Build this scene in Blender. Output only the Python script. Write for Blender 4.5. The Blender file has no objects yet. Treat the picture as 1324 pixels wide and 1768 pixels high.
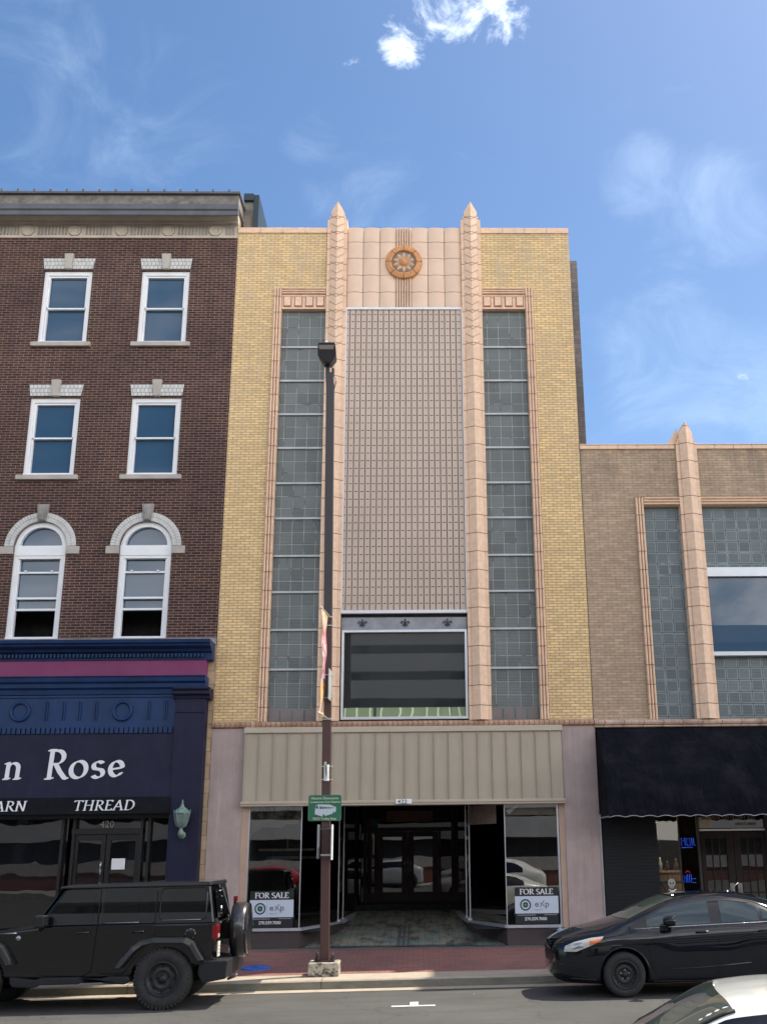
import bpy, bmesh, math, random
from mathutils import Vector, Matrix
random.seed(7)
PI = math.pi
sc = bpy.context.scene
COL = sc.collection

# ------------------------------------------------------------------ camera
def cam_basis(yaw, pitch, roll):
    f = Vector((math.sin(yaw)*math.cos(pitch), math.cos(yaw)*math.cos(pitch), math.sin(pitch)))
    r = Vector((math.cos(yaw), -math.sin(yaw), 0)); u = r.cross(f)
    c, s = math.cos(roll), math.sin(roll)
    return c*r + s*u, -s*r + c*u, f
CR, CU, CF = cam_basis(0.02472, 0.30093, -0.01167)
CAMLOC = Vector((0.35665, -24.0, 2.3))
cd = bpy.data.cameras.new("camera"); cam = bpy.data.objects.new("camera", cd); COL.objects.link(cam)
m3 = Matrix((CR, CU, -CF)).transposed()
cam.matrix_world = Matrix.Translation(CAMLOC) @ m3.to_4x4()
cd.sensor_fit = 'VERTICAL'; cd.sensor_height = 24.0; cd.sensor_width = 24.0*1324/1768
cd.lens = 24.0*1870.0/1768.0
cd.shift_x = -(767.74-662)/1768.0
cd.clip_start = 0.1; cd.clip_end = 3000
sc.camera = cam
def pixdir(px, py):
    return (CF + CR*((px-767.74)/1870.0) + CU*((884-py)/1870.0)).normalized()

# ------------------------------------------------------------------ world, sun, exposure
SUNV = Vector((0.58, 0.225, 1.0)).normalized()
EL = math.asin(SUNV.z); AZ = math.atan2(SUNV.x, SUNV.y)
sc.view_settings.view_transform = 'Standard'; sc.view_settings.look = 'None'
sc.view_settings.exposure = 1.5; sc.view_settings.gamma = 1.0; sc.view_settings.use_curve_mapping = False
W = bpy.data.worlds.new("World"); sc.world = W; W.use_nodes = True
wn = W.node_tree.nodes; wl = W.node_tree.links; wn.clear()
def wnode(t, **k):
    n = wn.new(t)
    for a, b in k.items(): setattr(n, a, b)
    return n
def wmath(op, a, b=None, c=None, clamp=False):
    n = wn.new('ShaderNodeMath'); n.operation = op; n.use_clamp = clamp
    for i, v in enumerate((a, b, c)):
        if v is None: continue
        if isinstance(v, (int, float)): n.inputs[i].default_value = v
        else: wl.new(v, n.inputs[i])
    return n.outputs[0]
def wmix(f, a, b):
    n = wn.new('ShaderNodeMix'); n.data_type = 'RGBA'
    for s, v in ((n.inputs[0], f), (n.inputs[6], a), (n.inputs[7], b)):
        if isinstance(v, (int, float)): s.default_value = v
        elif isinstance(v, tuple): s.default_value = v + (1,) if len(v) == 3 else v
        else: wl.new(v, s)
    return n.outputs[2]
def wramp(v, lo, hi):
    n = wn.new('ShaderNodeMapRange'); n.interpolation_type = 'SMOOTHSTEP'
    wl.new(v, n.inputs[0]); n.inputs[1].default_value = lo; n.inputs[2].default_value = hi
    return n.outputs[0]
sky = wnode('ShaderNodeTexSky', sky_type='NISHITA'); sky.sun_disc = False
sky.sun_elevation = EL; sky.sun_rotation = AZ; sky.altitude = 0; sky.air_density = 1.0; sky.dust_density = 1.2; sky.ozone_density = 1.6
tc = wnode('ShaderNodeTexCoord'); GEN = tc.outputs['Generated']
def wdot(v):
    n = wn.new('ShaderNodeVectorMath'); n.operation = 'DOT_PRODUCT'; wl.new(GEN, n.inputs[0]); n.inputs[1].default_value = v
    return n.outputs['Value']
def wnoise(scale, detail, rough, dist, stretch=(1, 1, 1), off=(0, 0, 0)):
    mp = wn.new('ShaderNodeMapping'); wl.new(GEN, mp.inputs[0]); mp.inputs['Scale'].default_value = stretch; mp.inputs['Location'].default_value = off
    n = wn.new('ShaderNodeTexNoise'); wl.new(mp.outputs[0], n.inputs['Vector'])
    n.inputs['Scale'].default_value = scale; n.inputs['Detail'].default_value = detail
    n.inputs['Roughness'].default_value = rough; n.inputs['Distortion'].default_value = dist
    return n.outputs['Fac']
def blob(px, py, rpx):
    d = pixdir(px, py); a = rpx/1900.0
    return wramp(wdot(tuple(d)), math.cos(a*1.15), math.cos(a*0.25))
fine = wnoise(17, 12, 0.68, 0.35, (1, 1, 1.3))
thin = wnoise(8.0, 10, 0.64, 0.8, (.9, 1, 1.7), (3.1, .4, 1.2))
broad = wnoise(2.6, 6, 0.55, 0.8, (1, 1, 1.5), (1.3, 5.2, 0.7))
def wmax(*a):
    r = a[0]
    for b in a[1:]: r = wmath('MAXIMUM', r, b)
    return r
blobs = wmax(blob(700, 50, 70), blob(735, 30, 60), blob(790, 25, 70), blob(850, 30, 70), blob(890, 40, 45), wmath('MULTIPLY', blob(612, 95, 40), .45), wmath('MULTIPLY', blob(1285, 665, 30), .55))
puff = wramp(wmath('ADD', wmath('MULTIPLY', blobs, 0.33), fine), 0.74, 0.99)
wisps = wmax(blob(1110, 310, 90), blob(1200, 355, 120), blob(1265, 400, 90), wmath('MULTIPLY', blob(1150, 610, 150), .9), wmath('MULTIPLY', blob(1290, 690, 170), .9), wmath('MULTIPLY', blob(60, 270, 380), .55), wmath('MULTIPLY', blob(640, 375, 130), .7), wmath('MULTIPLY', blob(540, 245, 60), .5))
veil = wmath('MULTIPLY', wramp(wmath('ADD', wmath('MULTIPLY', wisps, .30), thin), .58, 1.12), .34)
# unseen bright cumulus added behind the camera to fill light on the shaded fronts
sep = wnode('ShaderNodeSeparateXYZ'); wl.new(GEN, sep.inputs[0])
south = wramp(wmath('ADD', wmath('MULTIPLY', sep.outputs[1], -1.0), wmath('MULTIPLY', sep.outputs[0], 0.35)), 0.05, 0.75)
low = wmath('SUBTRACT', 1.0, wmath('MULTIPLY', wramp(sep.outputs[2], .34, .60), .72))
fill_cloud = wmath('MULTIPLY', wmath('MULTIPLY', wramp(broad, .36, .64), south), low)
SKYG = wnode('ShaderNodeHueSaturation'); SKYG.inputs['Saturation'].default_value = 1.2; SKYG.inputs['Value'].default_value = .66
wl.new(sky.outputs[0], SKYG.inputs['Color'])
c0 = wmix(veil, SKYG.outputs[0], (3.6, 4.5, 5.7))
c1 = wmix(puff, c0, (6.0, 6.5, 7.2))
c2 = wmix(wmath('MULTIPLY', fill_cloud, .85), c1, (28.0, 26.2, 24.0))
bg = wnode('ShaderNodeBackground'); bg.inputs['Strength'].default_value = 0.095
wl.new(c2, bg.inputs['Color']); wo = wnode('ShaderNodeOutputWorld'); wl.new(bg.outputs[0], wo.inputs[0])
sl = bpy.data.lights.new("sun", 'SUN'); sl.energy = 2.35; sl.angle = math.radians(.5); sl.color = (1.0, .92, .79)
so = bpy.data.objects.new("sun", sl); COL.objects.link(so); so.location = (20, 10, 60)
so.rotation_euler = SUNV.to_track_quat('Z', 'Y').to_euler()

# ------------------------------------------------------------------ materials
MATS = {}
class NT:
    def __init__(s, name):
        s.m = bpy.data.materials.new(name); s.m.use_nodes = True; s.n = s.m.node_tree.nodes; s.l = s.m.node_tree.links
        s.b = s.n['Principled BSDF']; MATS[name] = s.m
    def new(s, t, **k):
        n = s.n.new(t)
        for a, b in k.items(): setattr(n, a, b)
        return n
    def put(s, sock, v):
        if isinstance(v, (int, float)): sock.default_value = v
        elif isinstance(v, tuple): sock.default_value = v if len(v) == len(sock.default_value) else v + (1,)
        else: s.l.new(v, sock)
    def math(s, op, a, b=0.0, clamp=False):
        n = s.new('ShaderNodeMath', operation=op, use_clamp=clamp); s.put(n.inputs[0], a); s.put(n.inputs[1], b); return n.outputs[0]
    def mix(s, f, a, b, mode='MIX'):
        n = s.new('ShaderNodeMix', data_type='RGBA', blend_type=mode); s.put(n.inputs[0], f); s.put(n.inputs[6], a); s.put(n.inputs[7], b); return n.outputs[2]
    def ramp(s, v, lo, hi, a=0., b=1.):
        n = s.new('ShaderNodeMapRange'); s.put(n.inputs[0], v); s.put(n.inputs[1], lo); s.put(n.inputs[2], hi); s.put(n.inputs[3], a); s.put(n.inputs[4], b); return n.outputs[0]
    def pos(s, obj=False):
        return s.new('ShaderNodeTexCoord').outputs['Object'] if obj else s.new('ShaderNodeNewGeometry').outputs['Position']
    def noise(s, vec, scale, detail=4, rough=.55, stretch=(1, 1, 1)):
        mp = s.new('ShaderNodeMapping'); s.l.new(vec, mp.inputs[0]); mp.inputs['Scale'].default_value = stretch
        n = s.new('ShaderNodeTexNoise'); s.l.new(mp.outputs[0], n.inputs['Vector']); n.inputs['Scale'].default_value = scale; n.inputs['Detail'].default_value = detail; n.inputs['Roughness'].default_value = rough
        return n.outputs['Fac']
    def wallvec(s, ox=0., oz=0.):
        p = s.new('ShaderNodeSeparateXYZ'); s.l.new(s.pos(), p.inputs[0])
        c = s.new('ShaderNodeCombineXYZ'); s.put(c.inputs[0], s.math('ADD', s.math('ADD', p.outputs[0], p.outputs[1]), ox)); s.put(c.inputs[1], s.math('ADD', p.outputs[2], oz))
        return c.outputs[0], p
    def bump(s, h, strength=.3, dist=.01):
        n = s.new('ShaderNodeBump'); s.put(n.inputs['Strength'], strength); s.put(n.inputs['Distance'], dist); s.l.new(h, n.inputs['Height']); s.l.new(n.outputs[0], s.b.inputs['Normal'])
def mat(name, col, rough=.7, metal=0., spec=.5, var=.12, vs=3., bump=0., bs=40., coat=0., obj=False, emit=None, es=1., streak=0.):
    t = NT(name); v = t.pos(obj)
    n = t.noise(v, vs, 6, .6)
    c = t.mix(t.ramp(n, .3, .7), tuple(x*(1-var) for x in col), tuple(min(1, x*(1+var)) for x in col))
    if streak:
        g = t.noise(v, 7., 5, .65, (1, 1, .09)); g2 = t.noise(v, 1.2, 4, .6); c = t.mix(t.math('MULTIPLY', t.ramp(g, .45, .68, 0., streak), t.ramp(g2, .35, .6, .3, 1.)), c, tuple(x*.45 for x in col)); g3 = t.noise(v, 11., 5, .65, (1, 1, .07)); c = t.mix(t.ramp(g3, .58, .72, 0., streak*.8), c, tuple(min(1, x*1.6+.02) for x in col))
    t.put(t.b.inputs['Base Color'], c)
    t.b.inputs['Metallic'].default_value = metal; t.b.inputs['Specular IOR Level'].default_value = spec
    if var > 0: t.put(t.b.inputs['Roughness'], t.ramp(t.noise(v, vs*2.3, 4), .3, .7, max(0, rough*.85), min(1, rough*1.12)))
    else: t.b.inputs['Roughness'].default_value = rough
    if coat: t.b.inputs['Coat Weight'].default_value = coat; t.b.inputs['Coat Roughness'].default_value = .03
    if bump: t.bump(t.noise(v, bs, 4), bump, .01)
    if emit: t.put(t.b.inputs['Emission Color'], emit); t.b.inputs['Emission Strength'].default_value = es
    return t.m
def brick(name, c1, c2, mortar, bw=.215, rh=.0677, ms=.006, off=.5, rough=.85, bump=.5, stain=0., stainz=None, bias=0., warm=None, ox=0., oz=0., big=.12, joint_smooth=.1, spec=.3):
    t = NT(name); vec, p = t.wallvec(ox, oz)
    b = t.new('ShaderNodeTexBrick'); b.offset = off; b.squash = 1.0; t.l.new(vec, b.inputs['Vector'])
    t.put(b.inputs['Color1'], c1); t.put(b.inputs['Color2'], c2); t.put(b.inputs['Mortar'], mortar)
    b.inputs['Scale'].default_value = 1.; b.inputs['Mortar Size'].default_value = ms; b.inputs['Mortar Smooth'].default_value = joint_smooth
    b.inputs['Bias'].default_value = bias; b.inputs['Brick Width'].default_value = bw; b.inputs['Row Height'].default_value = rh
    n1 = t.noise(t.pos(), .55, 5, .6); n2 = t.noise(t.pos(), 9, 4)
    c = t.mix(1., b.outputs['Color'], t.mix(t.ramp(n1, .3, .7), (1-big,)*3, (1+big,)*3), 'MULTIPLY')
    c = t.mix(1., c, t.mix(t.ramp(n2, .3, .7), (.9,)*3, (1.1,)*3), 'MULTIPLY')
    if stain:
        s1 = t.noise(t.pos(), 2.2, 6, .7, (1.6, 1.6, .35))
        f = t.ramp(s1, .45, .72, 0., stain)
        if stainz: f = t.math('MULTIPLY', f, t.ramp(p.outputs[2], stainz[0], stainz[1], stainz[2] if len(stainz) > 2 else 0., 1.))
        c = t.mix(f, c, warm or (.09, .08, .075))
    t.put(t.b.inputs['Base Color'], c); t.b.inputs['Roughness'].default_value = rough; t.b.inputs['Specular IOR Level'].default_value = spec
    inv = t.math('SUBTRACT', 1., b.outputs['Fac'])
    t.bump(t.math('ADD', inv, t.math('MULTIPLY', n2, .3)), bump, .008)
    return t.m
YB = brick('yellow_brick', (.82, .595, .30), (.64, .455, .24), (.33, .24, .155), .2, .0625, .0075, stain=.8, stainz=(9., 17.2, .15), warm=(.47, .385, .285), ox=.03, big=.08, bias=-.1)
BB = brick('brown_brick', (.044, .020, .016), (.092, .042, .029), (.27, .205, .18), .215, .0635, .0060, stain=.5, stainz=(6., 17., .25), warm=(.040, .026, .033), bias=-.1, big=.22)
GB = brick('beige_brick', (.50, .37, .255), (.39, .29, .20), (.21, .165, .125), .215, .0625, .005, stain=.75, stainz=(9.7, 11.4, .1), warm=(.13, .115, .11), bias=.1, big=.1)
RB = brick('grey_brick', (.20, .18, .17), (.16, .14, .14), (.11, .1, .1), .3, .14, .006, stain=.4)
DB = brick('dark_painted_brick', (.008, .010, .014), (.011, .013, .018), (.005, .006, .008), .215, .0677, .006, bump=.8, rough=.6)
WB = brick('white_painted_brick', (.62, .62, .60), (.55, .55, .54), (.30, .30, .30), .095, .11, .008, off=.35, bump=.6)
WR = brick('white_ring_brick', (.62, .62, .60), (.55, .55, .54), (.45, .45, .45), 9., 9., .001, bump=.3)
TC_C = (.78, .555, .395)
TC = brick('terracotta', TC_C, (.74, .52, .37), (.20, .115, .085), 40., .436, .009, off=0., rough=.5, bump=.4, oz=-.05, stain=.25, stainz=(8., 17.5, .2), warm=(.45, .34, .29), big=.05)
TCP = brick('terracotta_tiles', (.62, .46, .345), (.56, .41, .315), (.16, .09, .085), 4., .463, .013, off=0., rough=.5, bump=.5, oz=-.555+.02, stain=.25, warm=(.45, .36, .31), big=.06)
TCB = brick('terracotta_band', (.52, .34, .235), (.42, .255, .165), (.20, .105, .07), .11, 2., .010, off=0., rough=.5, stain=.6, warm=(.16, .09, .06), big=.2)
TCR = mat('terracotta_red_line', (.36, .13, .09), .6)
TCO = mat('orange_terracotta', (.58, .27, .11), .55, var=.18, vs=12)
TCD = mat('dark_joint', (.10, .06, .05), .8)  # dark joint colour behind tiles and kerb stones
PET = mat('grey_petal', (.58, .46, .36), .6); PETD = mat('green_grey_enamel', (.33, .25, .18), .6)
STU = mat('mauve_stucco', (.42, .335, .32), .8, var=.14, vs=1.6, bump=.3, bs=120, streak=.3)
STT = mat('beige_trim', (.46, .33, .255), .8, var=.08)
def seam(name, col, ex):
    return mat(name, col, .45, .0, .4, var=.05, vs=1.3, streak=.16)
TAU = seam('taupe_metal', (.42, .365, .285), 0); TAUL = mat('taupe_trim', (.48, .42, .335), .45, var=.05)
WHT = mat('white_frame', (.78, .80, .82), .4, var=.04); SIL = mat('aluminium', (.62, .64, .68), .35, .6, var=.06)
STN = mat('pale_stone', (.42, .385, .35), .8, var=.15, vs=2.5, bump=.2); STND = mat('weathered_and_shade_stone', (.27, .255, .245), .85, var=.3, vs=4)
LIM = mat('limestone_frieze', (.50, .44, .37), .85, var=.18, vs=1.7, bump=.25, bs=25)
GUT = mat('grey_gutter', (.10, .105, .12), .6, var=.15); ROOFG = mat('mossy_slab', (.17, .155, .14), .9, var=.4, vs=5, bump=.4, bs=20)
TEAL = mat('dark_flashing', (.012, .028, .042), .5, var=.2)
BLU = mat('blue_paint', (.008, .034, .115), .5, spec=.35, var=.2, vs=1.5, streak=.3); NAV = mat('navy_paint', (.010, .011, .036), .6, spec=.3, var=.2, vs=1.4, streak=.35)
MAG = mat('plum_paint', (.20, .032, .12), .6, var=.08, vs=1.2); AWB = mat('black_canvas', (.006, .007, .011), .8, spec=.2, var=.15)
LET = mat('white_letter', (.82, .83, .86), .4, var=.0)
QUO = brick('buff_blocks', (.55, .42, .27), (.45, .33, .21), (.2, .14, .09), .6, .29, .006, off=.5, stain=.3, warm=(.2, .16, .13))
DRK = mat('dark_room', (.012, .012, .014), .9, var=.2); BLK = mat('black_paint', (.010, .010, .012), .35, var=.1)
BRZ = mat('bronze_paint', (.045, .024, .022), .5, var=.12, vs=4); BRZD = mat('pole_dark_paint', (.030, .027, .032), .5, var=.1)
def polepaint():
    t = NT('pole_paint'); p = t.new('ShaderNodeSeparateXYZ'); t.l.new(t.pos(), p.inputs[0])
    n = t.noise(t.pos(), 2., 5, .6)
    f = t.ramp(t.math('ADD', p.outputs[2], t.math('MULTIPLY', n, 1.5)), 6.2, 8.2)
    t.put(t.b.inputs['Base Color'], t.mix(f, (.075, .036, .032), (.032, .028, .034))); t.b.inputs['Roughness'].default_value = .5
    return t.m
POLE = polepaint()
CONC = mat('concrete', (.30, .285, .25), .9, var=.25, vs=3, bump=.3, bs=60)
def blotch(name, a, b, sc_, lo, hi, rough=.85, bump=.3):
    t = NT(name); n = t.noise(t.pos(), sc_, 8, .7)
    t.put(t.b.inputs['Base Color'], t.mix(t.ramp(n, lo, hi), a, b)); t.b.inputs['Roughness'].default_value = rough; t.bump(n, bump, .02); return t.m
POLB = blotch('stained_pole_base', (.45, .42, .34), (.07, .06, .045), 9., .47, .58)
SKIN = mat('red_brown_paint', (.020, .006, .006), .5, spec=.25, var=.1)
RUST = blotch('peeling_header', (.42, .38, .33), (.10, .045, .022), 5., .42, .62)
PAPR = mat('kraft_paper', (.38, .34, .29), .8, var=.15, vs=5)
BULK = mat('brown_bulkhead', (.060, .045, .047), .7, var=.1, bump=.2, bs=60)
def glass(name, tint=(.01, .012, .014), ior=1.75, trans=0., rough=.0, wav=.0, tcol=(.8, .85, .83), wsc=.8):
    t = NT(name); b = t.b
    b.inputs['Base Color'].default_value = tint + (1,); b.inputs['Roughness'].default_value = rough; b.inputs['IOR'].default_value = ior
    b.inputs['Specular IOR Level'].default_value = .5
    if wav: t.bump(t.noise(t.pos(), wsc, 2, .4), wav, .02)
    if trans:
        out = t.n['Material Output']; mx = t.new('ShaderNodeMixShader'); tr = t.new('ShaderNodeBsdfTransparent'); tr.inputs[0].default_value = tcol + (1,)
        fr = t.new('ShaderNodeFresnel'); fr.inputs[0].default_value = ior
        f = t.math('SUBTRACT', 1., t.math('ADD', t.math('MULTIPLY', fr.outputs[0], 1.), 1.-trans), True)
        gl = t.new('ShaderNodeBsdfGlossy'); gl.inputs['Roughness'].default_value = rough
        if wav: t.l.new(b.inputs['Normal'].links[0].from_socket, gl.inputs['Normal'])
        t.l.new(f, mx.inputs[0]); t.l.new(gl.outputs[0], mx.inputs[1]); t.l.new(tr.outputs[0], mx.inputs[2]); t.l.new(mx.outputs[0], out.inputs[0])
    return t.m
GUP = glass('upper_glass', (.032, .082, .150), 1.42, wav=.03); GSH = glass('shop_glass', ior=2.15, trans=.95, wav=.07)  # upper panes: sky reflection put into the blue base colour
GPI = glass('picture_glass', (.030, .035, .037), 1.85, wav=.02); GCAR = glass('car_glass', (.006, .007, .008), 1.6); GBIG = glass('sky_tint_glass', (.045, .092, .155), 1.45, wav=.02)  # wide right-hand window: reflected sky blue painted into its base colour
GSED = glass('sedan_glass', (.030, .045, .055), 1.5); GWIN = glass('windscreen_glass', (.045, .06, .055), 1.6)
def gblock(name, base, line, bw, bh, ms, ox, oz, edge, rib=60.):
    t = NT(name); vec, p = t.wallvec(ox, oz)
    def br(m, sm):
        b = t.new('ShaderNodeTexBrick'); b.offset = 0.; t.l.new(vec, b.inputs['Vector']); b.inputs['Scale'].default_value = 1.
        b.inputs['Mortar Size'].default_value = m; b.inputs['Mortar Smooth'].default_value = sm; b.inputs['Brick Width'].default_value = bw; b.inputs['Row Height'].default_value = bh
        t.put(b.inputs['Color1'], base); t.put(b.inputs['Color2'], tuple(x*.58 for x in base)); t.put(b.inputs['Mortar'], edge); return b
    b1 = br(ms*3.2, .25); b2 = br(ms, .1)
    nz = t.noise(t.pos(), 1.3, 3); c = t.mix(t.ramp(nz, .3, .7), (.8,)*3, (1.15,)*3)
    c = t.mix(1., b1.outputs['Color'], c, 'MULTIPLY')
    brk = t.ramp(t.noise(t.pos(), 3.1, 3), .34, .44)
    c = t.mix(t.math('MULTIPLY', b2.outputs['Fac'], brk), c, line)
    w = t.new('ShaderNodeTexWave', bands_direction='Z'); w.inputs['Scale'].default_value = rib/6.28; w.inputs['Distortion'].default_value = .4; t.l.new(t.pos(), w.inputs['Vector'])
    c = t.mix(t.math('MULTIPLY', w.outputs['Fac'], .22), c, tuple(x*1.9 for x in base))
    t.put(t.b.inputs['Base Color'], c); t.b.inputs['Roughness'].default_value = .3; t.b.inputs['Specular IOR Level'].default_value = .5
    t.bump(t.math('ADD', w.outputs['Fac'], t.math('MULTIPLY', b1.outputs['Fac'], -1.5)), .35, .006)
    return t.m
GBT = gblock('dark_glass_block', (.125, .150, .148), (.40, .42, .42), .272, .2905, .0052, .0, -.02, (.062, .072, .078))
GBR = gblock('pale_glass_block', (.115, .150, .162), (.05, .056, .058), .274, .268, .010, .04, .06, (.19, .235, .25))
PINKB = mat('pinkish_block', (.19, .165, .16), .4, var=.1)
def asphalt():
    t = NT('asphalt'); v = t.pos(); a = t.noise(v, 180, 3, .8); b = t.noise(v, .6, 6, .6); d = t.noise(v, 1.4, 5, .6, (.25, 2.2, 1))
    c = t.mix(t.ramp(a, .25, .8), (.038, .038, .037), (.145, .142, .133))
    c = t.mix(1., c, t.mix(t.ramp(b, .3, .7), (.85,)*3, (1.15,)*3), 'MULTIPLY'); c = t.mix(1., c, t.mix(t.ramp(d, .35, .65), (.9,)*3, (1.08,)*3), 'MULTIPLY')
    oil = t.noise(v, 1.1, 7, .75); c = t.mix(t.ramp(oil, .57, .70, 0, .45), c, (.035, .034, .033))
    pale = t.noise(v, 95, 2, .5); c = t.mix(t.ramp(pale, .68, .74, 0, .6), c, (.3, .28, .24))
    vo = t.new('ShaderNodeTexVoronoi', feature='DISTANCE_TO_EDGE'); vo.inputs['Scale'].default_value = .33
    wv = t.new('ShaderNodeVectorMath', operation='ADD'); t.l.new(v, wv.inputs[0]); nn = t.new('ShaderNodeTexNoise'); nn.inputs['Scale'].default_value = 1.6; nn.inputs['Detail'].default_value = 6; t.l.new(v, nn.inputs['Vector']); t.l.new(nn.outputs['Color'], wv.inputs[1]); t.l.new(wv.outputs[0], vo.inputs['Vector'])
    c = t.mix(t.ramp(vo.outputs['Distance'], .0, .0045, .75, 0.), c, (.022, .022, .022))
    t.put(t.b.inputs['Base Color'], c); t.b.inputs['Roughness'].default_value = .8; t.b.inputs['Specular IOR Level'].default_value = .3; t.bump(a, .6, .006); return t.m
def paver():
    t = NT('brick_paving'); v = t.pos(); b = t.new('ShaderNodeTexBrick'); b.offset = .5; t.l.new(v, b.inputs['Vector']); b.inputs['Scale'].default_value = 1
    b.inputs['Brick Width'].default_value = .2; b.inputs['Row Height'].default_value = .1; b.inputs['Mortar Size'].default_value = .004; b.inputs['Mortar Smooth'].default_value = .2
    t.put(b.inputs['Color1'], (.32, .145, .118)); t.put(b.inputs['Color2'], (.245, .122, .106)); t.put(b.inputs['Mortar'], (.10, .07, .06))
    n = t.noise(v, .8, 6, .65); c = t.mix(1., b.outputs['Color'], t.mix(t.ramp(n, .3, .7), (.75, .80, .84), (1.2, 1.1, 1.08)), 'MULTIPLY')
    n2 = t.noise(v, 4, 6, .7); c = t.mix(t.ramp(n2, .56, .75, 0, .35), c, (.13, .11, .11))
    t.put(t.b.inputs['Base Color'], c); t.b.inputs['Roughness'].default_value = .85; t.bump(t.math('SUBTRACT', 1., b.outputs['Fac']), .4, .004); return t.m
ASP = asphalt(); PAV = paver()
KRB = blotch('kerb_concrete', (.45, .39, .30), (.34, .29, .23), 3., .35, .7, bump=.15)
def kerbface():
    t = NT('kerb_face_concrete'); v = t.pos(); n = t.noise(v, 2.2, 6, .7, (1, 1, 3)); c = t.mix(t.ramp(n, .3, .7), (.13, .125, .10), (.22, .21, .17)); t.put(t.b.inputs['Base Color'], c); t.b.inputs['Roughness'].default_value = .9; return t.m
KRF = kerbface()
def entrytile():
    t = NT('worn_entry_tile'); v = t.pos(); a = t.noise(v, 1.6, 8, .7); b = t.noise(v, 3.5, 8, .75, (1, .35, 1)); c = t.mix(t.ramp(a, .42, .58), (.36, .32, .24), (.20, .26, .24)); c = t.mix(t.ramp(b, .48, .62), c, (.075, .058, .042)); br = t.new('ShaderNodeTexBrick'); br.offset = 0; t.l.new(v, br.inputs['Vector']); br.inputs['Scale'].default_value = 1; br.inputs['Brick Width'].default_value = .15; br.inputs['Row Height'].default_value = .15; br.inputs['Mortar Size'].default_value = .006; c = t.mix(t.math('MULTIPLY', br.outputs['Fac'], .6), c, (.03, .03, .03)); t.put(t.b.inputs['Base Color'], c); t.b.inputs['Roughness'].default_value = .6; return t.m
ETL = entrytile()
TIL = blotch('worn_threshold_tile', (.20, .185, .145), (.10, .14, .13), 2.1, .38, .6, .6, .1)
PNT = blotch('worn_white_paint', (.62, .62, .60), (.32, .32, .31), 14., .5, .75)
DISC = mat('blue_plastic', (.03, .11, .46), .5, var=.12, vs=6)

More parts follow.
